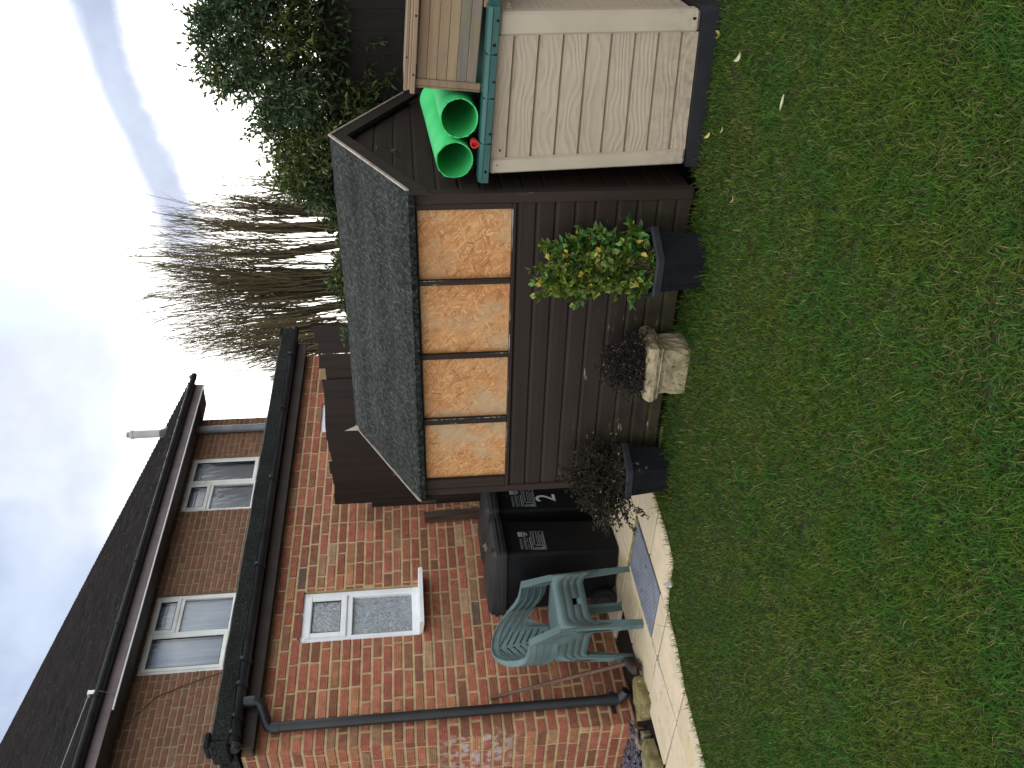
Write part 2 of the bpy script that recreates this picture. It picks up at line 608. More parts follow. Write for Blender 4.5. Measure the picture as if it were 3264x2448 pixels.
M_HUTCH = hutch_mat()


def slab_mat():
    M = Mat('paving_slab', (.45, .37, .25), .92, .15)
    col = M.attr()
    col = M.mix(M.rng(M.noise(5, 6, .65), .38, .68, 0, .75), col, (.44, .375, .26))
    col = M.mix(M.rng(M.noise(3, 4), .52, .72, 0, .6), col, (.46, .36, .14))
    col = M.mix(M.rng(M.noise(17, 5), .58, .72, 0, .6), col, (.23, .195, .14))
    col = M.mix(M.rng(M.noise(48, 4), .68, .74, 0, .7), col, (.17, .14, .10))
    M.color(col)
    M.bump(M.noise(40, 5), .4, .004)
    M.bump(M.noise(7, 4), .3, .006)
    return M.m


M_SLAB = slab_mat()
M_MOSSY = mottled('mossy_stone', (.26, .21, .095), (.13, .115, .05), 13, .95, .8, .008, .1, c=(.34, .28, .15))
M_JOINT = mottled('dirty_joint', (.040, .031, .016), (.10, .08, .036), 25, 1.0, .8, .006, .1)


def stone_mat():
    M = Mat('lichen_stone', (.33, .27, .16), .95, .1)
    n = M.noise(9, 6, .65)
    col = M.ramp(n, [(.25, (.10, .085, .045)), (.45, (.26, .215, .125)), (.6, (.36, .30, .19)), (.8, (.46, .37, .22))])
    col = M.mix(M.rng(M.noise(34, 5), .58, .68, 0, .8), col, (.075, .065, .04))
    M.color(col)
    M.bump(M.noise(26, 6, .65), .9, .014)
    return M.m


M_STONE = stone_mat()
M_COVER = mottled('galvanised_cover', (.19, .205, .25), (.14, .15, .18), 7, .55, .2, .002, .4, c=(.25, .26, .29))


# ------------------------------------------------------------------ mesh building
class MB:
    def __init__(s):
        s.v, s.f, s.mi, s.c = [], [], [], []
        s.mat = 0
        s.col = (1, 1, 1)

    def add(s, verts, faces):
        o = len(s.v)
        s.v.extend(verts)
        for f in faces:
            s.f.append([i + o for i in f])
            s.mi.append(s.mat)
            s.c.append(s.col)
        return s

    def quad(s, a, b, c, d):
        return s.add([a, b, c, d], [(0, 1, 2, 3)])

    def box(s, x0, x1, y0, y1, z0, z1, bev=0):
        x0, x1 = min(x0, x1), max(x0, x1)
        y0, y1 = min(y0, y1), max(y0, y1)
        z0, z1 = min(z0, z1), max(z0, z1)
        if bev <= 0:
            v = [(x, y, z) for z in (z0, z1) for y in (y0, y1) for x in (x0, x1)]
            return s.add(v, [(0, 2, 3, 1), (4, 5, 7, 6), (0, 1, 5, 4), (2, 6, 7, 3), (0, 4, 6, 2), (1, 3, 7, 5)])
        b = min(bev, (x1 - x0) * .45, (y1 - y0) * .45, (z1 - z0) * .45)
        P = []
        idx = {}
        for ix, X, sx in ((0, x0, 1), (1, x1, -1)):
            for iy, Y, sy in ((0, y0, 1), (1, y1, -1)):
                for iz, Z_, sz in ((0, z0, 1), (1, z1, -1)):
                    for k, p in (('x', (X, Y + sy * b, Z_ + sz * b)), ('y', (X + sx * b, Y, Z_ + sz * b)), ('z', (X + sx * b, Y + sy * b, Z_))):
                        idx[(ix, iy, iz, k)] = len(P)
                        P.append(p)
        F = []
        g = lambda a, b_, c, k: idx[(a, b_, c, k)]
        F.append([g(0, 0, 0, 'x'), g(0, 0, 1, 'x'), g(0, 1, 1, 'x'), g(0, 1, 0, 'x')])
        F.append([g(1, 0, 0, 'x'), g(1, 1, 0, 'x'), g(1, 1, 1, 'x'), g(1, 0, 1, 'x')])
        F.append([g(0, 0, 0, 'y'), g(1, 0, 0, 'y'), g(1, 0, 1, 'y'), g(0, 0, 1, 'y')])
        F.append([g(0, 1, 0, 'y'), g(0, 1, 1, 'y'), g(1, 1, 1, 'y'), g(1, 1, 0, 'y')])
        F.append([g(0, 0, 0, 'z'), g(0, 1, 0, 'z'), g(1, 1, 0, 'z'), g(1, 0, 0, 'z')])
        F.append([g(0, 0, 1, 'z'), g(1, 0, 1, 'z'), g(1, 1, 1, 'z'), g(0, 1, 1, 'z')])
        for iy in (0, 1):
            for iz in (0, 1):
                F.append([g(0, iy, iz, 'y'), g(1, iy, iz, 'y'), g(1, iy, iz, 'z'), g(0, iy, iz, 'z')])
        for ix in (0, 1):
            for iz in (0, 1):
                F.append([g(ix, 0, iz, 'x'), g(ix, 1, iz, 'x'), g(ix, 1, iz, 'z'), g(ix, 0, iz, 'z')])
            for iy in (0, 1):
                F.append([g(ix, iy, 0, 'x'), g(ix, iy, 1, 'x'), g(ix, iy, 1, 'y'), g(ix, iy, 0, 'y')])
        for ix in (0, 1):
            for iy in (0, 1):
                for iz in (0, 1):
                    F.append([g(ix, iy, iz, 'x'), g(ix, iy, iz, 'y'), g(ix, iy, iz, 'z')])
        return s.add(P, F)

    def prism(s, poly, d0, d1, axis='Y'):
        """2-D polygon swept between d0 and d1; poly in (x,z) for Y, (y,z) for X, (x,y) for Z"""
        n = len(poly)
        def P(a, b, d):
            return {'Y': (a, d, b), 'X': (d, a, b), 'Z': (a, b, d)}[axis]
        v = [P(a, b, d0) for a, b in poly] + [P(a, b, d1) for a, b in poly]
        f = [list(range(n))[::-1], list(range(n, 2 * n))]
        f += [(i, (i + 1) % n, n + (i + 1) % n, n + i) for i in range(n)]
        return s.add(v, f)

    def loft(s, rings, cap0=True, cap1=True, closed=True):
        n = len(rings[0])
        o = []
        v = []
        for r in rings:
            v.extend(r)
        f = []
        for k in range(len(rings) - 1):
            for i in range(n if closed else n - 1):
                j = (i + 1) % n
                f.append((k * n + i, k * n + j, (k + 1) * n + j, (k + 1) * n + i))
        if cap0:
            f.append(list(range(n))[::-1])
        if cap1:
            f.append(list(range((len(rings) - 1) * n, len(rings) * n)))
        return s.add(v, f)

    def tube(s, pts, radii, n=8, cap=True):
        pts = [Vector(p) for p in pts]
        if isinstance(radii, (int, float)):
            radii = [radii] * len(pts)
        rings = []
        ref = None
        for i, p in enumerate(pts):
            t = (pts[min(i + 1, len(pts) - 1)] - pts[max(i - 1, 0)]).normalized()
            if ref is None:
                ref = Vector((0, 0, 1)) if abs(t.z) < .9 else Vector((1, 0, 0))
            a = (ref - t * ref.dot(t)).normalized()
            b = t.cross(a)
            ref = a
            rings.append([tuple(p + (a * math.cos(2 * math.pi * k / n) + b * math.sin(2 * math.pi * k / n)) * radii[i]) for k in range(n)])
        return s.loft(rings, cap, cap)

    def xform(s, fn, start=0):
        s.v[start:] = [tuple(fn(*p)) for p in s.v[start:]]
        return s

    def build(s, name, mats, parent=None, smooth=False):
        me = bpy.data.meshes.new(name)
        me.from_pydata([tuple(p) for p in s.v], [], s.f)
        if not isinstance(mats, (list, tuple)):
            mats = [mats]
        for m in mats:
            me.materials.append(m)
        me.polygons.foreach_set('material_index', s.mi)
        if any(c != (1, 1, 1) for c in s.c):
            ca = me.color_attributes.new('Col', 'FLOAT_COLOR', 'CORNER')
            arr = np.ones((len(me.loops), 4), np.float32)
            k = 0
            for f, c in zip(s.f, s.c):
                arr[k:k + len(f), :3] = c
                k += len(f)
            ca.data.foreach_set('color', arr.ravel())
        if smooth:
            me.polygons.foreach_set('use_smooth', [True] * len(me.polygons))
            try:
                me.set_sharp_from_angle(angle=R(smooth if smooth is not True else 40))
            except Exception:
                pass
        me.update()
        o = bpy.data.objects.new(name, me)
        COL.objects.link(o)
        if parent is not None:
            o.parent = parent
        return o


def np_mesh(name, verts, faces, cols, mat, parent=None, smooth=False):
    """verts (N,3), faces list of (M,k) int arrays, cols (N,3) point colours"""
    me = bpy.data.meshes.new(name)
    me.vertices.add(len(verts))
    me.vertices.foreach_set('co', np.asarray(verts, np.float32).ravel())
    loops = np.concatenate([f.ravel() for f in faces]).astype(np.int32)
    tot = np.concatenate([np.full(len(f), f.shape[1], np.int32) for f in faces])
    st = np.concatenate([[0], np.cumsum(tot)[:-1]]).astype(np.int32)
    me.loops.add(len(loops))
    me.loops.foreach_set('vertex_index', loops)
    me.polygons.add(len(tot))
    me.polygons.foreach_set('loop_start', st)
    me.polygons.foreach_set('loop_total', tot)
    ca = me.color_attributes.new('Col', 'FLOAT_COLOR', 'POINT')
    arr = np.ones((len(verts), 4), np.float32)
    arr[:, :3] = cols
    ca.data.foreach_set('color', arr.ravel())
    me.materials.append(mat)
    me.update(calc_edges=True)
    me.validate()
    o = bpy.data.objects.new(name, me)
    COL.objects.link(o)
    if parent is not None:
        o.parent = parent
    return o


def tag(o, label=None, cat=None, group=None, kind=None):
    if label: o['label'] = label
    if cat: o['category'] = cat
    if group: o['group'] = group
    if kind: o['kind'] = kind
    return o


def thing(name, label, cat, loc=(0, 0, 0), rz=0.0, group=None, rot=None):
    o = bpy.data.objects.new(name, None)
    o.empty_display_size = .2
    COL.objects.link(o)
    o.location = loc
    o.rotation_euler = rot if rot else (0, 0, rz)
    return tag(o, label, cat, group)


HOUSE_RZ = R(52.5542)
SHED_RZ = R(-33.6625)
CORNER = Vector((-2.43521, 5.98350, 0))
S0 = Vector((.90946, 4.11640, .04))
cH, sH, cS, sS = math.cos(HOUSE_RZ), math.sin(HOUSE_RZ), math.cos(SHED_RZ), math.sin(SHED_RZ)


def HW(s, n, z=0.0):
    """house wall frame (along, outward, up) to world"""
    return Vector((CORNER.x + cH * s + sH * n, CORNER.y + sH * s - cH * n, z))


def SW(x, y, z=0.0):
    """shed frame (right, back, up) to world"""
    return Vector((S0.x + cS * x - sS * y, S0.y + sS * x + cS * y, z))

# ------------------------------------------------------------------ ground
GZ = -0.05
g = MB()
g.box(-90, 90, -60, 120, GZ - .4, GZ)
tag(g.build('ground', M_SOIL), kind='structure')

# edge between the lawn and the paving (world x, y), left to right
EDGE = [(-6.0, 1.2), (-3.2, 3.35), (-2.30, 4.12), (-1.98, 4.42), (-1.735, 4.675), (-1.54, 4.78), (-1.42, 4.90), (-1.33, 4.93), (-1.213, 4.884), (-1.06, 4.787), (-.93, 4.88), (-.80, 5.02), (-.69, 5.16), (-.60, 5.10)]
front = [tuple(SW(-1.80, -.03)[:2]), tuple(SW(.02, -.03)[:2]), tuple(SW(.10, .10)[:2]), tuple(SW(.80, .10)[:2])]
far = [tuple(SW(3.2, .5)[:2]), (6.5, 1.5), (6.5, -3), (-6, -3)]
LAWN = EDGE + front + far
lm = MB()
lm.add([(x, y, .009) for x, y in LAWN] + [(x, y, -.12) for x, y in LAWN], [list(range(len(LAWN)))[::-1]] + [(i, (i + 1) % len(LAWN), len(LAWN) + (i + 1) % len(LAWN), len(LAWN) + i) for i in range(len(LAWN))])
M_LAWN = Mat('lawn_soil', (.03, .035, .015), 1.0, .1)
M_LAWN.color(M_LAWN.mix(M_LAWN.rng(M_LAWN.noise(6, 6, .65), .35, .65), (.020, .034, .009), (.030, .030, .014)))
M_LAWN.bump(M_LAWN.noise(60, 4), .8, .02)
tag(lm.build('lawn', M_LAWN.m), kind='structure')


def in_poly(x, y, poly):
    inside = np.zeros(len(x), bool)
    j = len(poly) - 1
    for i in range(len(poly)):
        xi, yi = poly[i]
        xj, yj = poly[j]
        c = ((yi > y) != (yj > y)) & (x < (xj - xi) * (y - yi) / (yj - yi + 1e-12) + xi)
        inside ^= c
        j = i
    return inside


def vnoise(x, y, seed, scale):
    """cheap smooth value noise"""
    rs = np.random.RandomState(seed)
    T = rs.rand(64, 64)
    X, Y = x * scale + 100, y * scale + 100
    ix, iy = np.floor(X).astype(int), np.floor(Y).astype(int)
    fx, fy = X - ix, Y - iy
    fx, fy = fx * fx * (3 - 2 * fx), fy * fy * (3 - 2 * fy)
    a, b = T[ix % 64, iy % 64], T[(ix + 1) % 64, iy % 64]
    c, d = T[ix % 64, (iy + 1) % 64], T[(ix + 1) % 64, (iy + 1) % 64]
    return (a * (1 - fx) + b * fx) * (1 - fy) + (c * (1 - fx) + d * fx) * fy


POT1 = (.566, 4.135)
POT2 = (-.530, 4.900)
TRC = tuple(SW(-.752 - .1375, -.262 + .095)[:2])


def make_grass():
    rs = np.random.RandomState(3)
    n = 900000
    x = rs.uniform(-2.9, 3.0, n)
    y = rs.uniform(1.0, 5.3, n)
    near = np.clip((5.4 - y) / 3.2, .35, 1)
    k = rs.rand(n) < near
    x, y = x[k], y[k]
    # keep to the visible wedge with a margin on each side
    k = (np.abs(x) < .62 * y + .55) & in_poly(x, y, LAWN)
    x, y = x[k], y[k]
    clump = .55 * vnoise(x, y, 1, 22) + .45 * vnoise(x, y, 2, 9)
    bare = vnoise(x, y, 5, 5.0) * .6 + vnoise(x, y, 6, 15) * .4
    k = (rs.rand(len(x)) < .45 + .8 * clump) & ~((bare > .84) & (rs.rand(len(x)) < .75))
    x, y, clump = x[k], y[k], clump[k]
    n = len(x)
    # distance to the edges: uncut longer grass along walls and pots
    def dist_seg(px, py, a, b):
        ax, ay = a
        bx, by = b
        t = np.clip(((px - ax) * (bx - ax) + (py - ay) * (by - ay)) / ((bx - ax) ** 2 + (by - ay) ** 2), 0, 1)
        return np.hypot(px - ax - t * (bx - ax), py - ay - t * (by - ay))
    de = np.full(n, 9.)
    ed = EDGE[1:] + front
    for a, b in zip(ed[:-1], ed[1:]):
        de = np.minimum(de, dist_seg(x, y, a, b))
    L = rs.gamma(7, .0029, n) * (.85 + .35 * clump) + .008
    L *= 1 + .75 * np.exp(-(de / .07) ** 2) * rs.rand(n)
    # taller uncut blades round the planters, none inside them
    for (cx0, cy0, rr0) in ((POT1[0], POT1[1], .142), (POT2[0], POT2[1], .136), (TRC[0], TRC[1], .165)):
        dd = np.hypot(x - cx0, y - cy0) - rr0
        L *= 1 + .9 * np.exp(-(dd / .05) ** 2) * rs.rand(n)
        L[dd < -.01] = .002
    longb = rs.rand(n) < .012
    L[longb] *= 1.9
    W = rs.uniform(.0008, .0018, n) * (1 + .35 * longb)
    az = rs.uniform(0, 2 * np.pi, n)
    lean = rs.beta(2.2, 1.6, n) * 1.35
    dx, dy = np.cos(az) * np.sin(lean), np.sin(az) * np.sin(lean)
    dz = np.cos(lean)
    sx, sy = -np.sin(az), np.cos(az)
    tw = rs.uniform(-.8, .8, n)
    sx2, sy2, sz2 = sx * np.cos(tw), sy * np.cos(tw), np.sin(tw) * .6
    z0 = np.full(n, .006) + .006 * vnoise(x, y, 8, 4)
    V = np.empty((n, 5, 3))
    V[:, 0] = np.stack([x - sx2 * W, y - sy2 * W, z0], 1)
    V[:, 1] = np.stack([x + sx2 * W, y + sy2 * W, z0], 1)
    m = .55
    mx, my, mz = x + dx * L * m * .8, y + dy * L * m * .8, z0 + np.maximum(dz, .25) * L * m * 1.05
    V[:, 2] = np.stack([mx - sx2 * W * .9, my - sy2 * W * .9, mz - sz2 * W], 1)
    V[:, 3] = np.stack([mx + sx2 * W * .9, my + sy2 * W * .9, mz + sz2 * W], 1)
    V[:, 4] = np.stack([x + dx * L * 1.1, y + dy * L * 1.1, z0 + np.maximum(dz, .02) * L * .92], 1)
    # colour: patches of fresh green, olive moss green and dead straw
    p1 = .35 * vnoise(x, y, 11, 3.1) + .4 * vnoise(x, y, 12, 9) + .25 * vnoise(x, y, 15, 24)
    p2 = .55 * vnoise(x, y, 13, 3.4) + .45 * vnoise(x, y, 14, 11)
    g1 = np.array([.044, .102, .013])
    g2 = np.array([.064, .102, .013])
    g3 = np.array([.034, .098, .017])
    straw = np.array([.19, .175, .060])
    brown = np.array([.13, .095, .045])
    f = np.clip((p1 - .38) / .3, 0, 1)[:, None]
    c = g1 * (1 - f) + g2 * f
    fb = np.clip((.42 - p1) / .2, 0, 1)[:, None] * .7
    c = c * (1 - fb) + g3 * fb
    c = c * rs.uniform(.6, 1.35, n)[:, None]
    ps = .05 + .17 * np.clip((p2 - .46) / .3, 0, 1)
    s = rs.rand(n) < ps
    c[s] = straw * rs.uniform(.55, 1.15, s.sum())[:, None]
    s2 = rs.rand(n) < .03
    c[s2] = brown * rs.uniform(.6, 1.2, s2.sum())[:, None]
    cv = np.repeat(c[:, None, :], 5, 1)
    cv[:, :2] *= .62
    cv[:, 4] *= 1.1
    i = np.arange(n)[:, None] * 5
    q = i + np.array([[0, 1, 3, 2]])
    t = i + np.array([[2, 3, 4]])
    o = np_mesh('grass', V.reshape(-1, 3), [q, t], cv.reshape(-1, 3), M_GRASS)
    tag(o, 'short winter lawn of mixed green and straw coloured blades', 'grass', kind='stuff')


make_grass()

# patio: slabs laid in the house frame, (along, outward) rectangles
pm = MB()
rows = [(.50, .972), (.984, 1.412), (1.424, 1.87), (1.882, 2.33)]
left_cols = [(-.155 - .447 * (k + 1) + .012, -.155 - .447 * k) for k in range(0, 9)]
slabs = []
for r_ in rows:
    for c_ in left_cols:
        slabs.append((*c_, *r_))
slabs += [(-.143, .288, *rows[0]), (.300, .658, *rows[0]), (.672, 1.10, *rows[0]), (1.112, 1.55, *rows[0]), (1.562, 2.0, *rows[0])]
slabs += [(-.143, .006, *rows[1]), (.672, 1.10, *rows[1]), (1.112, 1.55, *rows[1]), (1.562, 2.0, *rows[1])]
slabs += [(-.143, .288, *rows[2]), (.300, .65, *rows[2]), (.662, 1.10, *rows[2]), (1.112, 1.55, *rows[2])]
slabs += [(-.143, .288, *rows[3]), (.300, .65, *rows[3]), (.662, 1.10, *rows[3])]
slabs += [(.672, 1.10, .06, .488), (1.112, 1.55, .06, .488), (1.562, 2.0, .06, .488)]
rs_ = random.Random(5)
pm.mat = 0
for a, b, c, d in slabs:
    k = rs_.uniform(.86, 1.1)
    pm.col = (.55 * k, (.45 + rs_.uniform(-.01, .012)) * k, (.315 + rs_.uniform(-.02, .02)) * k)
    t = [rs_.uniform(-.004, .004) for _ in range(4)]
    st = len(pm.v)
    pm.box(a + .002, b - .002, -d + .002, -c - .002, -.05, .0, .005)
    bx0, bx1, bn0, bn1 = a, b, c, d
    def tilt(x, y, z, bx0=bx0, bx1=bx1, bn0=bn0, bn1=bn1, t=t):
        u, v = (x - bx0) / (bx1 - bx0), (-y - bn0) / (bn1 - bn0)
        return (x, y, z + (t[0] * (1 - u) * (1 - v) + t[1] * u * (1 - v) + t[2] * u * v + t[3] * (1 - u) * v if z > -.02 else 0))
    pm.xform(tilt, st)
pm.mat = 1
pm.col = (.99, .99, .99)
pm.box(-4.3, 2.0, -2.33, -.50, -.06, -.014)
po = pm.build('patio', [M_SLAB, M_JOINT])
po.location = CORNER
po.rotation_euler = (0, 0, HOUSE_RZ)
tag(po, kind='structure')
# raised mossy mortar fillet beside the inspection cover
km = MB()
kp = []
for i in range(14):
    u = i / 13
    kp.append((.628 + rs_.uniform(-.006, .006), -(.945 + .475 * u), -.011 + rs_.uniform(-.003, .003)))
km.tube(kp, [.020 + rs_.uniform(-.004, .006) for _ in kp], 7)
ko = km.build('mossy_mortar_fillet', M_MOSSY)
ko.location = CORNER
ko.rotation_euler = (0, 0, HOUSE_RZ)
tag(ko, 'crumbling yellow moss covered strip of mortar along one end of the metal inspection cover', 'mortar strip')
# bare soil strip at the foot of the house wall
sm = MB()
nn = 40
top = [(-1.6 + 2.27 * i / nn, -.52 + .03 * math.sin(i * 1.7), -.030 + .008 * math.sin(i * 2.9)) for i in range(nn + 1)]
mid = [(p[0], -.25, -.026 + .010 * math.sin(i * 2.1 + 1)) for i, p in enumerate(top)]
bot = [(p[0], .0, -.024 + .008 * math.sin(i * 1.3)) for i, p in enumerate(top)]
sm.loft([top, mid, bot], False, False, False)
so = sm.build('soil', M_SOIL, smooth=True)
so.location = CORNER
so.rotation_euler = (0, 0, HOUSE_RZ)
tag(so, kind='structure')

# inspection cover
cv = thing('inspection_cover', 'grey metal inspection cover with rows of small dark dimples set in the paving', 'drain cover', HW(.02, .978), HOUSE_RZ)
m = MB()
m.box(0, .57, -.418, 0, -.03, .003, .004)
m.mat = 1
for i in range(19):
    for j in range(14):
        x = .02 + i * .0294 + (.0147 if j % 2 else 0)
        y = -.02 - j * .0292
        if x < .56:
            r = .0036
            m.add([(x + r * math.cos(a), y + r * math.sin(a), .0036) for a in [k * math.pi / 3 for k in range(6)]], [list(range(6))])
m.box(.272, .300, -.330, -.322, .003, .0045)
m.box(.272, .300, -.10, -.092, .003, .0045)
m.build('plate', [M_COVER, M_DARK], cv)
m = MB()
for a in ((-.006, .576, -.424, -.4185), (-.006, .576, .0005, .006), (-.006, -.0005, -.4185, .0005), (.5705, .576, -.4185, .0005)):
    m.box(*a, -.03, .002)
m.build('frame', M_COVER, cv)


# ------------------------------------------------------------------ house
BR_RED = [((.42, .148, .092), 5), ((.38, .130, .085), 4), ((.44, .175, .105), 4), ((.33, .140, .085), 4), ((.27, .125, .075), 3), ((.45, .215, .11), 1.3), ((.38, .215, .125), 1.2), ((.46, .30, .17), .35), ((.17, .11, .085), .15)]


def pick(rs):
    t = rs.uniform(0, sum(w for _, w in BR_RED))
    for c, w in BR_RED:
        t -= w
        if t <= 0:
            return c
    return BR_RED[0][0]


def bricks(mb, x0, x1, z0, z1, seed, openings=(), pitch=.235, h=.0767, joint=.016, shade=1.0, out=.006, fn=None, quoin0=False):
    """courses of separate bevelled bricks standing proud of the mortar; plane y=0, facing -y"""
    rs = random.Random(seed)
    fn = fn or (lambda x, y, z: (x, y, z))
    nz_ = int(round((z1 - z0) / h))
    for k in range(nz_):
        za = z0 + k * h + joint / 2
        zb = min(z0 + (k + 1) * h - joint / 2, z1)
        off = (.5 if k % 2 else 0) * pitch + (rs.uniform(-.01, .01))
        spans = []
        x = x0 - off
        while x < x1:
            ln = pitch
            if rs.random() < .10:
                ln = pitch * .5
            spans.append((x + joint / 2, x + ln - joint / 2))
            x += ln
        for a, b in spans:
            a, b = max(a, x0), min(b, x1)
            parts = [(a, b)]
            zc = (za + zb) / 2
            for (ox0, ox1, oz0, oz1) in openings:
                if oz0 < zc < oz1:
                    np_ = []
                    for (p, q) in parts:
                        if q <= ox0 or p >= ox1:
                            np_.append((p, q))
                        else:
                            if p < ox0: np_.append((p, ox0))
                            if q > ox1: np_.append((ox1, q))
                    parts = np_
            for (p, q) in parts:
                if q - p < .02:
                    continue
                c = pick(rs)
                j = rs.uniform(.82, 1.15) * shade
                mb.col = tuple(ch * j for ch in c)
                o = out + rs.uniform(-.002, .002)
                e = [rs.uniform(-.0025, .0025) for _ in range(8)]
                B = .004
                outer = [(p, .001, za), (q, .001, za), (q, .001, zb), (p, .001, zb)]
                front = [(p + B + e[0], -o, za + B + e[1]), (q - B + e[2], -o, za + B + e[3]), (q - B + e[4], -o, zb - B + e[5]), (p + B + e[6], -o, zb - B + e[7])]
                mb.add([fn(*v) for v in outer + front], [(4, 5, 6, 7), (0, 1, 5, 4), (1, 2, 6, 5), (2, 3, 7, 6), (3, 0, 4, 7)])


def wall_plane(mb, x0, x1, z0, z1, openings=(), fn=None, reveal=.10):
    fn = fn or (lambda x, y, z: (x, y, z))
    xs = sorted({x0, x1, *[o[0] for o in openings], *[o[1] for o in openings]})
    zs = sorted({z0, z1, *[o[2] for o in openings], *[o[3] for o in openings]})
    for a, b in zip(xs[:-1], xs[1:]):
        for c, d in zip(zs[:-1], zs[1:]):
            xm, zm = (a + b) / 2, (c + d) / 2
            if any(o[0] < xm < o[1] and o[2] < zm < o[3] for o in openings):
                continue
            mb.add([fn(a, 0, c), fn(b, 0, c), fn(b, 0, d), fn(a, 0, d)], [(0, 1, 2, 3)])
    for (a, b, c, d) in openings:
        mb.add([fn(a, 0, c), fn(b, 0, c), fn(b, reveal, c), fn(a, reveal, c)], [(0, 1, 2, 3)])
        mb.add([fn(a, 0, d), fn(b, 0, d), fn(b, reveal, d), fn(a, reveal, d)], [(3, 2, 1, 0)])
        mb.add([fn(a, 0, c), fn(a, 0, d), fn(a, reveal, d), fn(a, reveal, c)], [(3, 2, 1, 0)])
        mb.add([fn(b, 0, c), fn(b, 0, d), fn(b, reveal, d), fn(b, reveal, c)], [(0, 1, 2, 3)])


house = thing('brick_house', 'red and brown brick house with flat roofed rear extension, white windows and dark tiled roof', 'house', CORNER, HOUSE_RZ)
UP = 3.0          # upper wall is set back this far
EXT_R, EXT_T = 4.66, 2.70
W0 = (.885, 1.375, 1.470, 2.407)
W3 = (3.35, 3.82, 1.75, 2.395)
m = MB()
m.mat = 0
bricks(m, -.006, EXT_R, -.08, EXT_T, 1, [W0, W3])
ret = lambda x, y, z: (y, 3.0 - x, z)         # left return wall, facing -x
bricks(m, 0.0, 3.006, -.08, EXT_T, 2, fn=ret)
rgt = lambda x, y, z: (EXT_R - y, x, z)       # right return
bricks(m, 0.0, 3.0, -.08, EXT_T, 3, fn=rgt)
m.mat = 1
m.col = (.99, .99, .99)
wall_plane(m, 0, EXT_R, -.3, EXT_T, [W0, W3])
wall_plane(m, 0, 3.0, -.3, EXT_T, fn=ret)
wall_plane(m, 0, 3.0, -.3, EXT_T, fn=rgt)
m.build('wall', [M_BRICK, M_MORTAR], house)
W1 = (2.845, 3.970, 3.700, 4.700)
W2 = (5.388, 6.474, 3.700, 4.700)
upf = lambda x, y, z: (x, UP + y, z)
m = MB()
bricks(m, -4.2, 7.34, 2.4, 4.80, 11, [W1, W2], pitch=.228, h=.0755, shade=.62, fn=upf)
m.mat = 1
m.col = (.99, .99, .99)
wall_plane(m, -4.2, 7.34, 0, 4.80, [W1, W2], fn=upf)
gb = lambda x, y, z: (7.34 - y, UP + x, z)
wall_plane(m, 0, 7.2, 0, 4.80, fn=gb)
m.add([(7.34, UP, 4.8), (7.34, UP + 7.2, 4.8), (7.34, UP + 3.6, 4.8 + 3.6 * math.tan(R(31)))], [(0, 1, 2)])
m.mat = 0
bricks(m, 0, 7.2, 2.4, 4.80, 12, fn=gb, shade=.62)
m.build('wall', [M_BRICK_OLD, M_MORTAR_OLD], house)


def frame_ring(mb, x0, x1, z0, z1, w, y0, y1, bev=.006):
    mb.box(x0, x1, y0, y1, z0, z0 + w, bev)
    mb.box(x0, x1, y0, y1, z1 - w, z1, bev)
    mb.box(x0, x0 + w, y0 + .0015, y1, z0 + w - bev, z1 - w + bev, bev)
    mb.box(x1 - w, x1, y0 + .0015, y1, z0 + w - bev, z1 - w + bev, bev)


def pane(parent, x0, x1, z0, z1, y, mat):
    mb = MB()
    mb.quad((x0, y, z0), (x1, y, z0), (x1, y, z1), (x0, y, z1))
    return mb.build('pane', mat, parent)


def sash(parent, x0, x1, z0, z1, y, mat, gmat, w=.052):
    mb = MB()
    frame_ring(mb, x0, x1, z0, z1, w, y - .018, y + .03, .009)
    o = mb.build('sash', mat, parent)
    gm = MB()
    e = w - .003
    frame_ring(gm, x0 + e, x1 - e, z0 + e, z1 - e, .007, y - .011, y + .01, 0)
    # the black gasket is a sub-part beside the sash
    gm.build('gasket', M_GASKET, parent)
    return pane(parent, x0 + w, x1 - w, z0 + w, z1 - w, y, gmat)


def curtain(parent, x0, x1, z0, z1, y, mat, amp=.02, n=9, seed=0):
    rs = random.Random(seed)
    mb = MB()
    K = n * 8
    ph = [rs.uniform(0, 6.28) for _ in range(3)]
    a, b = [], []
    for i in range(K + 1):
        u = i / K
        d = amp * (math.sin(u * n * 6.28 + ph[0]) + .5 * math.sin(u * n * 3.9 + ph[1]))
        a.append((x0 + (x1 - x0) * u, y + d, z0))
        b.append((x0 + (x1 - x0) * u, y + d * .7, z1))
    mb.loft([a, b], False, False, False)
    return mb.build('curtain', mat, parent, smooth=True)


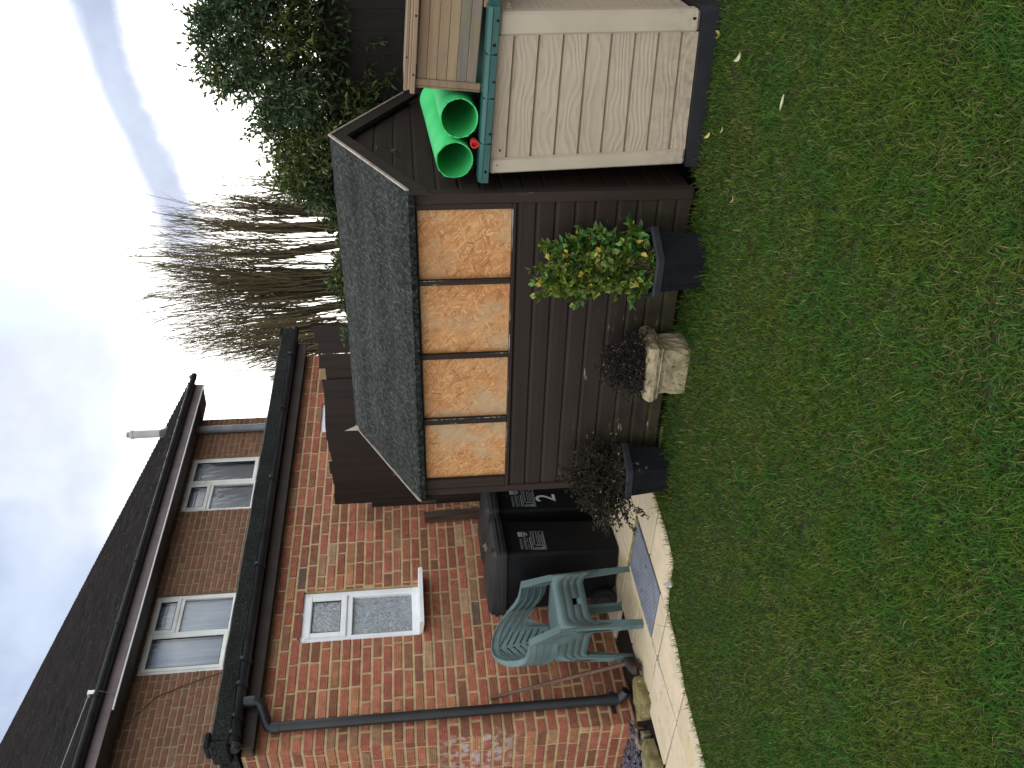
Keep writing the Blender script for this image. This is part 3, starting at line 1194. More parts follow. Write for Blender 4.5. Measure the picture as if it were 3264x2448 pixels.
def window(x0, x1, z0, z1, y, fmat, kind, label):
    mb = MB()
    frame_ring(mb, x0 + .004, x1 - .004, z0 + .004, z1 - .004, .058, y - .012, y + .05, .006)
    if kind == 'ext':
        zt = z0 + .555
        mb.box(x0 + .06, x1 - .06, y - .0105, y + .05, zt - .028, zt + .028, .005)
    elif kind == 'w1':
        xm = x0 + .558
        mb.box(xm - .026, xm + .026, y - .0105, y + .05, z0 + .06, z1 - .06, .005)
        zt = z0 + .655
        mb.box(xm + .026, x1 - .06, y - .0095, y + .05, zt - .026, zt + .026, .005)
    elif kind == 'w2':
        xm = x0 + .555
        mb.box(xm - .026, xm + .026, y - .0105, y + .05, z0 + .06, z1 - .06, .005)
        zt = z0 + .632
        mb.box(x0 + .06, xm - .026, y - .0095, y + .05, zt - .026, zt + .026, .005)
    w = mb.build('window', fmat, house, smooth=False)
    w['label'] = label
    back = MB()
    back.box(x0, x1, y + .50, y + .51, z0, z1)
    back.quad((x0, y + .05, z0), (x0, y + .5, z0), (x0, y + .5, z1), (x0, y + .05, z1))
    back.quad((x1, y + .05, z0), (x1, y + .5, z0), (x1, y + .5, z1), (x1, y + .05, z1))
    back.quad((x0, y + .05, z1), (x1, y + .05, z1), (x1, y + .5, z1), (x0, y + .5, z1))
    back.quad((x0, y + .05, z0), (x1, y + .05, z0), (x1, y + .5, z0), (x0, y + .5, z0))
    back.build('room_interior', M_ROOM, w)
    if kind == 'ext':
        sash(w, x0 + .045, x1 - .045, zt + .012, z1 - .045, y - .006, fmat, M_OBSCURE)
        pane(w, x0 + .05, x1 - .05, z0 + .06, zt - .02, y + .02, M_OBSCURE)
        curtain(w, x0 + .02, x1 - .02, z0 + .03, zt + .05, y + .075, M_CURTAIN, .018, 5, 3)
        curtain(w, x0 + .02, x1 - .02, zt, z1 - .03, y + .22, M_BLIND, .01, 4, 4)
    elif kind == 'w1':
        sash(w, x0 + .045, xm - .012, z0 + .045, z1 - .045, y - .006, fmat, M_GLASS)
        sash(w, xm + .012, x1 - .045, zt + .012, z1 - .045, y - .006, fmat, M_GLASS)
        pane(w, xm + .02, x1 - .05, z0 + .05, zt - .02, y + .02, M_GLASS)
        curtain(w, x0 + .02, xm, z0 + .03, z1 - .03, y + .075, M_NET, .020, 7, 5)
        curtain(w, xm, x1 - .02, z0 + .03, z1 - .03, y + .075, M_NET, .020, 7, 6)
    elif kind == 'w2':
        sash(w, xm + .012, x1 - .045, z0 + .045, z1 - .045, y - .006, fmat, M_GLASS)
        sash(w, x0 + .045, xm - .012, zt + .012, z1 - .045, y - .006, fmat, M_GLASS)
        pane(w, x0 + .05, xm - .02, z0 + .05, zt - .02, y + .02, M_GLASS)
        bl = MB()
        bl.box(x0 + .02, x1 - .02, y + .060, y + .064, z0 + .03, z1 - .05)
        bl.build('blind', M_BLIND, w)
    else:
        pane(w, x0 + .05, x1 - .05, z0 + .05, z1 - .05, y + .01, M_OBSCURE)
    # projecting sill with a small end cap
    sl = MB()
    ov = .07 if kind != 'ext' else .06
    r0 = .0 if kind in ('w1', 'w2') else .012
    yf = y - .17 if kind == 'ext' else y - .15
    sl.prism([(yf, z0 - .032), (yf, z0 - .004), (yf + .012, z0 + .002), (y + .02, z0 + .010), (y + .02, z0 - .012), (yf + .02, z0 - .032)], x0 + r0, x1 + ov, 'X')
    sl.build('sill', fmat, w)
    return w


window(*W0, .030, M_UPVC, 'ext', 'small white window with patterned glass and a top opener')
window(*W3, .030, M_UPVC, 'plain', 'white window mostly hidden behind the fence')
window(*W1, UP + .035, M_UPVC_OLD, 'w1', 'upper window with pale net curtains')
window(*W2, UP + .035, M_UPVC_OLD, 'w2', 'upper window with a grey blind')

# flat roof: deck, felt upstand, fascia
m = MB()
m.box(-.03, EXT_R + .20, -.20, UP - .008, 2.71, 2.835)
m.build('flat_roof', M_FELT, house)
m = MB()
# rolled felt kerb along the front edge, with a folded end
prof = [(-.245, 2.742), (-.252, 2.850), (-.215, 2.868), (-.13, 2.850), (-.12, 2.836), (-.203, 2.836), (-.203, 2.742)]
rings = []
rs_ = random.Random(9)
for i in range(41):
    x = -.01 + (EXT_R + .20) * i / 40
    j = rs_.uniform(-.004, .004)
    rings.append([(x, a + j, b + j) for a, b in prof])
m.loft(rings)
m.box(-.06, .05, -.262, -.11, 2.858, 2.898, .01)
m.box(-.075, -.012, -.255, -.05, 2.735, 2.860, .012)
m.box(EXT_R + .10, EXT_R + .215, -.258, -.14, 2.855, 2.888, .01)
m.build('felt_edge', M_FELTEDGE, house)
m = MB()
m.box(.0, EXT_R + .09, -.115, -.095, 2.600, 2.708, .003)
m.build('fascia', M_SOFFITSHADE, house)  # shadow under the gutter is put into the fascia's dark brown colour
m = MB()
m.box(.0, EXT_R + .08, -.094, -.001, 2.612, 2.63)
m.build('soffit', M_SOFFITSHADE, house)


def gutter(mb, x0, x1, yc, zc, r, n=10, slope=0.0, steps=24, clips=None):
    rings = []
    for i in range(steps + 1):
        u = i / steps
        x = x0 + (x1 - x0) * u
        dz = slope * u
        ring = []
        for k in range(n + 1):
            a = math.pi + math.pi * k / n
            ring.append((x, yc + r * math.cos(a), zc + dz + r * math.sin(a)))
        for k in range(n, -1, -1):
            a = math.pi + math.pi * k / n
            ring.append((x, yc + (r - .004) * math.cos(a), zc + dz + .003 + (r - .004) * math.sin(a)))
        rings.append(ring)
    mb.loft(rings)
    for x in (x0, x1):
        dz = slope * ((x - x0) / (x1 - x0))
        pts = [(yc + r * math.cos(math.pi + math.pi * k / n), zc + dz + r * math.sin(math.pi + math.pi * k / n)) for k in range(n + 1)]
        mb.prism(pts, x - .004, x + .004, 'X')
    for x in clips or []:
        dz = slope * ((x - x0) / (x1 - x0))
        rg = []
        for xx in (x - .018, x + .018):
            rr = r + .007
            rg.append([(xx, yc + rr * math.cos(math.pi + math.pi * k / n), zc + dz + rr * math.sin(math.pi + math.pi * k / n)) for k in range(n + 1)]
                      + [(xx, yc + (rr - .006) * math.cos(math.pi + math.pi * k / n), zc + dz + (rr - .006) * math.sin(math.pi + math.pi * k / n)) for k in range(n, -1, -1)])
        mb.loft(rg)
        mb.box(x - .012, x + .012, yc - r - .012, yc - r + .004, zc + dz - .012, zc + dz + .010)


m = MB()
gutter(m, -.03, EXT_R + .27, -.178, 2.738, .056, slope=.01, clips=[.05, .17, .42, .62, 1.5, 2.5, 3.5, 4.4])
# outlet and stop end
m.tube([(.30, -.178, 2.69), (.30, -.178, 2.63)], .040, 12)
m.tube([(-.055, -.178, 2.715), (-.02, -.178, 2.715)], [.035, .055], 12)
m.build('gutter', M_BLACKPVC, house, smooth=True)
m = MB()
dp = [(.30, -.178, 2.645), (.30, -.178, 2.605), (.285, -.165, 2.580), (.20, -.085, 2.545), (.172, -.062, 2.530), (.165, -.058, 2.49), (.165, -.058, .13)]
m.tube(dp, [.036, .036, .036, .036, .036, .036, .036], 14)
m.tube([(.30, -.178, 2.665), (.30, -.178, 2.618)], .041, 14)
m.tube([(.283, -.163, 2.579), (.262, -.143, 2.570)], .040, 14)
m.tube([(.22, -.104, 2.553), (.2, -.085, 2.545)], .040, 14)
m.tube([(.165, -.058, 2.515), (.165, -.058, 2.455)], .040, 14)
m.tube([(.165, -.058, .175), (.165, -.058, .085)], .042, 14)
m.tube([(.165, -.058, .10), (.165, -.064, .07), (.172, -.088, .045), (.18, -.13, .025)], [.036, .037, .037, .034], 14)
m.box(.08, .25, -.012, -.0, .10, .135, .003)
m.box(.205, .235, -.05, -.01, .10, .135, .003)
m.tube([(.165, -.058, 1.22), (.165, -.058, 1.215)], .0368, 14)
m.build('downpipe', M_BLACKPVC, house, smooth=True)
m = MB()
m.tube([(.232, -.064, .128), (.232, -.055, .128)], .006, 8)
m.build('screw', M_STEEL, house)

# tiled roof
ROOF_P = R(31)
cp, sp_ = math.cos(ROOF_P), math.sin(ROOF_P)
RY0, RZ0 = UP - .40, 4.885       # eave edge


def roof_pt(x, t, h=0.0):
    return (x, RY0 + t * cp - h * sp_, RZ0 + t * sp_ + h * cp)


m = MB()
rs_ = random.Random(21)
gauge = .100
RL = 13.0
nrow = int(RL / gauge)
for k in range(nrow):
    t0, t1 = k * gauge - .01, (k + 1) * gauge + .01
    x = -4.2 - (k % 2) * .083
    while x < 7.74:
        w_ = .163
        xa, xb = max(x, -4.2), min(x + w_, 7.75)
        if xb - xa > .02:
            b = rs_.uniform(.75, 1.25)
            base = rs_.choice([(.046, .042, .042), (.052, .045, .043), (.040, .038, .040), (.060, .050, .046)])
            m.col = tuple(c * b for c in base)
            lift = rs_.uniform(0, .004)
            th = .026 + lift
            m.add([roof_pt(xa + .001, t0, .004), roof_pt(xb - .001, t0, .004), roof_pt(xb - .001, t0, th), roof_pt(xa + .001, t0, th), roof_pt(xb - .001, t1, .006), roof_pt(xa + .001, t1, .006)],
                  [(0, 1, 2, 3), (3, 2, 4, 5), (1, 4, 2), (0, 3, 5)])
        x += w_
m.col = (.045, .042, .041)
m.add([roof_pt(-4.2, -.005, 0), roof_pt(7.745, -.005, 0), roof_pt(7.745, RL, 0), roof_pt(-4.2, RL, 0)], [(0, 1, 2, 3)])
m.add([roof_pt(-4.2, RL, .01), roof_pt(7.745, RL, .01), (7.745, RY0 + 2 * RL * cp, RZ0), (-4.2, RY0 + 2 * RL * cp, RZ0)], [(0, 1, 2, 3)])
roof = m.build('roof', M_TILE, house)
m = MB()
m.add([roof_pt(7.345, .02, -.03), roof_pt(7.74, .02, -.03), roof_pt(7.74, RL, -.03), roof_pt(7.345, RL, -.03), roof_pt(7.345, .02, -.06), roof_pt(7.74, .02, -.06), roof_pt(7.74, RL, -.06), roof_pt(7.345, RL, -.06)],
      [(0, 3, 2, 1), (4, 5, 6, 7), (0, 1, 5, 4), (1, 2, 6, 5), (2, 3, 7, 6), (3, 0, 4, 7)])
m.build('verge_soffit', M_SOFFIT, roof)
m = MB()
m.add([roof_pt(7.742, -.02, .012), roof_pt(7.742, RL, .012), roof_pt(7.742, RL, -.15), roof_pt(7.742, -.02, -.13),
       roof_pt(7.765, -.02, .012), roof_pt(7.765, RL, .012), roof_pt(7.765, RL, -.15), roof_pt(7.765, -.02, -.13)],
      [(3, 2, 1, 0), (4, 5, 6, 7), (0, 1, 5, 4), (1, 2, 6, 5), (2, 3, 7, 6), (3, 0, 4, 7)])
m.build('bargeboard', M_SOFFIT, roof)
m = MB()
m.box(-4.2, 7.735, RY0 + .012, RY0 + .032, 4.685, 4.868, .003)
for x in (.6, 3.3, 5.9):
    m.box(x, x + .03, RY0 + .009, RY0 + .012, 4.69, 4.862)
m.build('fascia', M_FASCIA, house)
m = MB()
m.box(-4.2, 7.73, RY0 + .034, UP - .002, 4.712, 4.725)
# boxed end of the eaves
m.prism([(RY0 + .034, 4.685), (RY0 + .034, 4.86), (UP - .0, 5.08), (UP + .30, 5.08), (UP + .30, 4.80), (UP, 4.70)], 7.345, 7.735, 'X')
m.build('soffit', M_SOFFIT, house)
m = MB()
gutter(m, -4.2, 7.86, RY0 - .058, 4.852, .060, slope=-.005, clips=[.5, 1.4, 2.3, 3.2, 4.1, 5.0, 5.9, 6.8, 7.6])
m.tube([(7.82, RY0 - .058, 4.84), (7.90, RY0 - .06, 4.82)], [.060, .035], 10)
m.build('gutter', M_BLACKPVC, house, smooth=True)
m = MB()
m.tube([(2.18, RY0 + .004, 4.668), (7.70, RY0 + .004, 4.668)], .011, 8)
m.build('cable', M_WHITECABLE, house)
# bracket and old aerial cable by the eaves
m = MB()
m.box(2.30, 2.34, RY0 - .13, RY0 - .115, 4.85, 4.92, .004)
m.box(2.30, 2.34, RY0 - .13, RY0 - .06, 4.91, 4.92)
m.build('bracket', M_WHITECABLE, house)
m = MB()
m.tube([(2.32, RY0 - .12, 4.90), roof_pt(2.1, .18, .06), roof_pt(1.7, .5, .05), roof_pt(1.1, .9, .06), roof_pt(.5, 1.25, .05), roof_pt(-.4, 1.5, .05)], .006, 6)
m.build('cable', M_GREYPVC, house)
m = MB()
m.tube([(2.32, RY0 - .125, 4.88), (2.34, RY0 - .10, 4.80), (2.36, RY0 + .006, 4.70)], .004, 6)
m.build('cable', M_GREYPVC, house)
m = MB()
m.tube([(2.2, UP - .012, 4.66), (2.55, UP - .010, 4.40), (2.72, UP - .010, 3.98), (2.80, UP - .012, 3.74), (2.66, UP - .012, 3.62)], .005, 6)
m.build('cable', M_STEM, house)
# soil vent pipe on the upper wall, and flue terminal on the roof
m = MB()
m.tube([(7.015, UP - .075, 2.7), (7.015, UP - .075, 4.72)], .057, 14)
m.tube([(7.015, UP - .075, 3.70), (7.015, UP - .075, 3.83)], .062, 14)
for z in (3.72, 3.745, 3.77, 3.795):
    m.tube([(7.015, UP - .075, z), (7.015, UP - .075, z + .008)], .065, 14)
m.tube([(7.015, UP - .075, 4.13), (7.015, UP - .075, 4.165)], .062, 14)
m.box(7.06, 7.10, UP - .06, UP - .001, 4.13, 4.16)
m.build('soil_pipe', M_GREYPVC, house, smooth=True)
FX, FT = 7.425, .81
fb = Vector(roof_pt(FX, FT, 0))
m = MB()
m.tube([fb + Vector((0, 0, -.1)), fb + Vector((0, 0, .50))], .060, 14)
m.tube([fb + Vector((0, 0, .49)), fb + Vector((0, 0, .53))], .067, 14)
for k in range(8):
    a = k * math.pi / 4
    m.box(fb.x + .036 * math.cos(a) - .006, fb.x + .036 * math.cos(a) + .006, fb.y + .036 * math.sin(a) - .006, fb.y + .036 * math.sin(a) + .006, fb.z + .53, fb.z + .585)
m.tube([fb + Vector((0, 0, .575)), fb + Vector((0, 0, .60))], [.046, .03], 12)
fl = m.build('flue', M_SOFFITPALE, house, smooth=True)
m = MB()
m.tube([roof_pt(FX, FT - .01, -.02), tuple(fb + Vector((0, 0, .10)))], [.10, .058], 12)
m.build('flashing', M_BLACKPVC, fl)

# ------------------------------------------------------------------ shed
shed = thing('garden_shed', 'small dark brown timber shed with chipboard filled windows and mineral felt roof', 'shed', S0, SHED_RZ)
SWD, SDP = 1.83, 1.54
ZE, ZR = 1.405, 1.815
sh0 = -.04     # shed frame origin is 4 cm up; z below is true height


def zz(z):
    return z + sh0


def shiplap(mb, x0, x1, edges, fn, seed=0, shade=True):
    rs = random.Random(seed)
    for a, b in zip(edges[:-1], edges[1:]):
        k = rs.uniform(.85, 1.12)
        j = rs.uniform(-.001, .001)
        prof = [(.004, a + .0008), (-.012 + j, a + .0015), (-.0125 + j, b - .024), (-.008 + j, b - .014), (-.003, b - .008), (.004, b - .004)]
        n_ = 10
        rings = []
        for i in range(n_ + 1):
            x = x0 + (x1 - x0) * i / n_
            d = rs.uniform(-.0008, .0008)
            rings.append([fn(x, y + d, zz(z)) for y, z in prof])
        mb.loft(rings, False, False, False)


fedges = [.036, .114, .208, .309, .410, .519, .619, .718, .812, .905]
m = MB()
shiplap(m, -SWD, 0, fedges, lambda x, y, z: (x, y, z), 1)
m.quad((-SWD, .006, zz(.03)), (0, .006, zz(.03)), (0, .006, zz(.91)), (-SWD, .006, zz(.91)))
m.build('front_wall', M_SHED, shed)
# gable end (right): boards follow the slope
gedges = [.036 + .1045 * i for i in range(18)]
m = MB()
rs_ = random.Random(4)
for a, b in zip(gedges[:-1], gedges[1:]):
    def lim(z):
        if z <= ZE - .02: return 0, SDP
        t = (z - ZE + .02) / (ZR - ZE) * SDP / 2
        return t, SDP - t
    ya, yb = lim(a)
    yc, yd = lim(b)
    if yb - ya < .03:
        continue
    if yd - yc < 0:
        yc = yd = SDP / 2
    o = rs_.uniform(.010, .013)
    zc = b - .022
    ye, yf = lim(zc)
    if yf < ye: ye = yf = SDP / 2
    m.add([(.002, ya, zz(a)), (.002, yb, zz(a)), (o, ya, zz(a) + .001), (o, yb, zz(a) + .001), (o, ye, zz(zc)), (o, yf, zz(zc)), (.003, yc, zz(b)), (.003, yd, zz(b))],
          [(0, 1, 3, 2), (2, 3, 5, 4), (4, 5, 7, 6)])
m.add([(.0, 0, zz(.03)), (.0, SDP, zz(.03)), (.0, SDP, zz(ZE)), (0, SDP / 2, zz(ZR)), (0, 0, zz(ZE))], [(0, 1, 2, 3, 4)])
m.build('gable_wall', M_SHEDG, shed)
m = MB()
m.add([(-SWD, 0, zz(.03)), (-SWD, SDP, zz(.03)), (-SWD, SDP, zz(ZE)), (-SWD, SDP / 2, zz(ZR)), (-SWD, 0, zz(ZE))], [(4, 3, 2, 1, 0)])
for k in range(13):
    m.box(-SWD - .012, -SWD - .001, .0, SDP, zz(.04 + k * .105), zz(.04 + k * .105 + .100), .003)
m.build('gable_wall', M_SHEDG, shed)
m = MB()
m.box(-SWD, 0, SDP, SDP + .012, zz(.03), zz(ZE))
m.build('back_wall', M_SHEDG, shed)
# floor bearers
for y in (.04, .7, 1.4):
    m = MB()
    m.box(-SWD + .02, -.02, y, y + .05, zz(-.02), zz(.034))
    m.build('floor_bearer', M_DARK, shed)
# corner posts
m = MB()
m.box(-.034, .018, -.022, .034, zz(.03), zz(1.40), .003)
m.build('corner_post', M_SHEDV, shed)
m = MB()
m.box(-SWD - .016, -SWD + .030, -.022, .03, zz(.03), zz(1.40), .003)
m.build('corner_post', M_SHEDV, shed)
# window strip: four chipboard panels between mullions
PX = [(-1.735, -1.338), (-1.301, -.908), (-.880, -.469), (-.443, -.066)]
for i, (a, b) in enumerate(PX):
    m = MB()
    m.box(a - .01, b + .01, .010, .021, zz(.925), zz(1.42))
    o = m.build('window_board', M_OSB, shed)
    o['label'] = ['pale orange chipboard panel', 'chipboard panel with a grey weathered patch', 'chipboard panel with a pale mouldy lower corner', 'widest chipboard panel'][i]
for a, b in ((-.066, -.0345), (-.469, -.443), (-.908, -.880), (-1.338, -1.301), (-1.80, -1.735)):
    m = MB()
    m.box(a, b, -.018, .009, zz(.926), zz(1.40), .003)
    m.build('mullion', M_SHEDV, shed)
# pale worn edges of the beading, left side of each opening and along the jamb
for a in (-.0335, -.4425, -.8795, -1.3005):
    m = MB()
    m.box(a - .0002, a + .003, -.0195, -.0165, zz(.935), zz(1.385))
    m.build('bead', M_WORN, shed)
m = MB()
m.box(-1.80, -.035, -.020, .030, zz(.906), zz(.9245), .002)
m.build('sill', M_SHED, shed)
for (a, b) in PX:
    m = MB()
    m.box(a, b, -.0212, -.0188, zz(.9205), zz(.9258))
    m.build('bead', M_WORN, shed)
m = MB()
m.box(-SWD + .03, -.035, -.010, .012, zz(1.385), zz(1.43))
m.build('top_rail', M_SHEDV, shed)
# roof
pit = math.atan2(ZR - ZE + .012, SDP / 2 + .05)
RX0, RX1 = -1.885, .052
def rp(x, y, h):
    """roof surface point: y from front eave to ridge to back"""
    if x < -1.88:
        x += .047 * min(1, abs(y - SDP / 2) / (SDP / 2 + .05))
    yy = y if y <= SDP / 2 else SDP - y
    z = 1.432 + (yy + .05) * (1.829 - 1.432) / (SDP / 2 + .05)
    return (x, y, zz(z + h))
m = MB()
nx, ny = 60, 64
rs_ = random.Random(31)
rings = []
for i in range(nx + 1):
    X_ = lambda y, i=i: (lambda l: l + (RX1 - l) * i / nx)(-1.838 - .047 * (1 - abs(y - SDP / 2) / (SDP / 2 + .05)))
    x = X_(-.05)
    ring = []
    ring.append((x, -.052, zz(1.395)))
    ring.append((x, -.058, zz(1.425)))
    for j in range(ny + 1):
        y = -.05 + (SDP + .10) * j / ny
        edge = i in (0, nx)
        x = X_(y)
        h = rs_.uniform(-.0015, .0015) + (.005 if (y - .02 * math.sin(x * 3)) % .27 < .15 else 0) * (1 if 0 < y < SDP else 0) + .003 * math.sin(y * 9 + x * 2.2) * (0 if edge else 1)
        ring.append(rp(X_(y), y, h))
    x = X_(SDP + .05)
    ring.append((x, SDP + .058, zz(1.425)))
    ring.append((x, SDP + .052, zz(1.395)))
    rings.append(ring)
m.loft(rings, False, False, False)
m.build('roof', M_FELT_SHED, shed, smooth=True)
m = MB()
for (a, b) in ((0, SDP / 2), (SDP / 2, SDP)):
    pass
m.add([rp(RX0 + .004, -.046, -.028), rp(RX1 - .004, -.046, -.028), rp(RX1 - .004, SDP / 2, -.028), rp(RX0 + .004, SDP / 2, -.028)], [(3, 2, 1, 0)])
m.add([rp(RX0 + .004, SDP / 2, -.028), rp(RX1 - .004, SDP / 2, -.028), rp(RX1 - .004, SDP + .046, -.028), rp(RX0 + .004, SDP + .046, -.028)], [(3, 2, 1, 0)])
m.build('roof_board', M_SHEDG, shed)
for xa, xb, xe, nm in ((.030, .0555, .0525, 'r'), (-SWD - .034, -SWD - .018, -1.887, 'l')):
    m = MB()
    for (y0, y1) in ((-.062, SDP / 2), (SDP / 2, SDP + .062)):
        A, B = (lambda y, h, x: rp(x, y, h)), None
        m.add([rp(xa, y0, -.006), rp(xb, y0, -.006), rp(xb, y1, -.006), rp(xa, y1, -.006), rp(xa, y0, -.090), rp(xb, y0, -.090), rp(xb, y1, -.090), rp(xa, y1, -.090)],
              [(0, 1, 2, 3), (4, 7, 6, 5), (0, 4, 5, 1), (1, 5, 6, 2), (2, 6, 7, 3), (3, 7, 4, 0)])
    m.build('bargeboard', M_SHED, shed)
    m = MB()
    x2 = xe + (.009 if nm == 'r' else -.007)
    for (y0, y1) in ((-.066, SDP / 2), (SDP / 2, SDP + .066)):
        m.add([rp(xe, y0, .010), rp(x2, y0, .010), rp(x2, y1, .010), rp(xe, y1, .010), rp(xe, y0, -.005), rp(x2, y0, -.005), rp(x2, y1, -.005), rp(xe, y1, -.005)],
              [(0, 1, 2, 3), (4, 7, 6, 5), (0, 4, 5, 1), (1, 5, 6, 2), (2, 6, 7, 3), (3, 7, 4, 0)])
    if nm == 'l':
        m.add([rp(xe - .004, SDP / 2 - .05, .0), rp(xe - .004, SDP / 2 + .03, -.02), rp(xe + .03, SDP / 2 - .04, .005), rp(xe - .03, SDP / 2 - .01, .085)], [(0, 2, 3), (1, 3, 2), (0, 3, 1)])
    m.build('edge_strip', M_PALEEDGE, shed)
# splinters and a split batten end at the left eave
m = MB()
m.box(-SWD - .05, -SWD - .02, -.03, .28, zz(1.372), zz(1.392))
m.build('batten', M_POST, shed)

# ------------------------------------------------------------------ fences
FD = 1.98
fence = thing('brown_fence', 'tall brown board fence with one open gap between the shed and house wall', 'fence', S0, SHED_RZ)
m = MB()
rs_ = random.Random(12)
x = -1.81
boards = []
while x > -3.58:
    w_ = rs_.uniform(.118, .130)
    if -2.20 < x - w_ < -2.05 and not any(b[2] for b in boards):
        boards.append((x - w_, x, True))
        x -= w_ + .009
        continue
    boards.append((x - w_, x, False))
    x -= w_ - .004
for i, (a, b, gp) in enumerate(boards):
    top = 2.183 + rs_.uniform(-.014, .012) - (.03 if -2.4 < a < -2.22 else 0)
    y = FD + (.016 if -2.42 < a < -2.22 else 0) + rs_.uniform(0, .004) + (i % 2) * .004
    t = .014
    e = rs_.uniform(-.006, .006)
    m.add([(a, y, zz(.05)), (b, y + .006, zz(.05)), (b, y + .006, zz(top + e)), (a, y, zz(top - e)), (a, y + t, zz(.05)), (b, y + t, zz(.05)), (b, y + t, zz(top + e)), (a, y + t, zz(top - e))],
          [(0, 1, 2, 3), (5, 4, 7, 6), (3, 2, 6, 7), (0, 3, 7, 4), (1, 5, 6, 2), (0, 4, 5, 1)])
m.build('board', M_FENCE, fence)
for z in (.4, 1.15, 1.85):
    for a, b in ((-3.58, -2.17), (-2.04, -1.70)):
        m = MB()
        m.box(a, b, FD + .030, FD + .075, zz(z), zz(z + .07))
        m.build('rail', M_FENCE, fence)
m = MB()
m.box(-3.660, -3.582, FD - .012, FD + .05, zz(.0), zz(1.86), .004)
o = m.build('post', M_FENCE, fence)
m = MB()
m.box(-3.30, -3.17, FD - .03, FD - .006, zz(1.635), zz(1.655))
m.build('batten', M_POST, fence)

dark = thing('dark_boundary_fence', 'dark weathered board fence under the evergreen bush behind the beige storage box', 'fence', S0, SHED_RZ)
m = MB()
x = 3.8
i = 0
while x > -1.68:
    w_ = rs_.uniform(.14, .152)
    top = 1.93 + rs_.uniform(-.02, .02)
    y = FD + .02 + (i % 2) * .007
    m.box(x - w_ - .008, x, y, y + .0055, zz(.0), zz(top), .001)
    x -= w_
    i += 1
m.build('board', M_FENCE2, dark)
for z in (.4, 1.1, 1.8):
    m = MB()
    m.box(-1.66, 3.8, FD + .05, FD + .09, zz(z), zz(z + .07))
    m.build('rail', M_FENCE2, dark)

# rough post by the house wall, behind the bins
post = MB()
rings = []
for i in range(15):
    u = i / 14
    w_ = .036 + .004 * math.sin(u * 9)
    d = .03
    c = .012 * math.sin(u * 3)
    rings.append([(c - w_, -d, u * 1.40), (c + w_, -d, u * 1.40 + (.006 if i == 14 else 0)), (c + w_, d, u * 1.40), (c - w_, d, u * 1.40)])
post.loft(rings)
o = post.build('timber_post', M_POST)
o.location = HW(2.095, .05, 0)
o.rotation_euler = (0, R(-1.0), HOUSE_RZ)
tag(o, 'short rough weathered timber post standing against the brick wall behind the bins', 'post')

# ------------------------------------------------------------------ beige storage box
box = thing('storage_box', 'beige wood effect plastic storage box with dark green lid beside the shed', 'storage box', SW(0, 0, 0), SHED_RZ)
BY0, BY1 = .032, 1.05


def bw(u, v, d=0.0):
    """front face coordinates (0..1, 0..1) and depth behind the front to shed frame"""
    xl, xr = .126 + (.09 - .126) * v, .828 + (.811 - .828) * v
    zb, zt = .085 + (.10 - .085) * u, 1.034 + (.995 - 1.034) * u
    return (xl + (xr - xl) * u, BY0 + d, zb + (zt - zb) * v)


m = MB()
ge = [(.954 - .085) / .949, (.837 - .085) / .949, (.726 - .085) / .949, .555 - .0, .438, .321, .204, .087]
ge = [.920, .797, .676, .556, .436, .317, .199, .082]
vs_ = [0.0]
prof = [(0.0, 0.0)]
for gz in sorted(ge):
    prof += [(gz - .016, .001), (gz - .013, .0), (gz + .002, .026), (gz + .005, .027), (gz + .0062, .001)]
prof.append((1.0, 0.0))
nx = 12
rings = []
for i in range(nx + 1):
    u = .10 + (.865 - .10) * i / nx
    rings.append([bw(u, v, d + .012) for v, d in prof])
m.loft(rings, False, False, False)
m.build('panel', M_BOX, box)


def warp_box(mb, u0, u1, v0, v1, d0, d1, bev=.02):
    st = len(mb.v)
    mb.box(u0, u1, d0, d1, v0, v1, bev)
    mb.xform(lambda u, d, v: bw(u, v, d), st)


m = MB()
warp_box(m, 0.0, .104, .0, 1.0, 0, .05, .012)
m.build('corner_post', M_BOXTRIM, box)
m = MB()
warp_box(m, .862, 1.0, .0, 1.0, 0, .09, .016)
m.mat = 1
warp_box(m, .938, .956, .022, .042, -.001, .02, .002)
m.build('corner_post', [M_BOXTRIM, M_DARK], box)
# right hand side (door face) and the other walls
m = MB()
for k in range(2):
    d0, d1 = .095 + k * .46, .095 + k * .46 + .452
    warp_box(m, .958, .992, .02, .985, d0, d1, .01)
m.build('door', M_BOX, box)
m = MB()
warp_box(m, .990, 1.004, .925, .965, .10, .155, .004)
warp_box(m, 1.0, 1.018, .935, .955, .105, .115, .002)
warp_box(m, 1.0, 1.018, .935, .955, .14, .15, .002)
m.build('hinge', M_BOXTRIM, box)
m = MB()
warp_box(m, .012, .03, .0, .99, .05, 1.0, .002)
warp_box(m, .012, .985, .0, .99, 1.0, 1.015, .002)
m.build('side_panel', M_BOX, box)
m = MB()
m.add([(.118, BY0 - .012, -.03), (.835, BY0 - .012, -.03), (.835, BY1, -.03), (.118, BY1, -.03),
       (.118, BY0 - .012, .080), (.815, BY0 - .012, .099), (.842, BY0 + .02, .100), (.842, BY1, .100), (.118, BY1, .082), (.862, BY0 + .04, -.03)],
      [(0, 1, 5, 4), (1, 9, 6, 5), (9, 2, 7, 6), (2, 3, 8, 7), (3, 0, 4, 8), (4, 5, 6, 7, 8)])
m.build('base', M_BOXBASE, box)
# lid
m = MB()


def lid_pt(u, d, h):
    x = .060 + (.838 - .060) * u
    zt = 1.050 + (1.004 - 1.050) * u
    return (x, BY0 - .028 + d, zt + h)


def lid_box(u0, u1, d0, d1, h0, h1, bev=.006):
    st = len(m.v)
    m.box(u0, u1, d0, d1, h0, h1, bev)
    m.xform(lambda u, d, h: lid_pt(u, d, h), st)


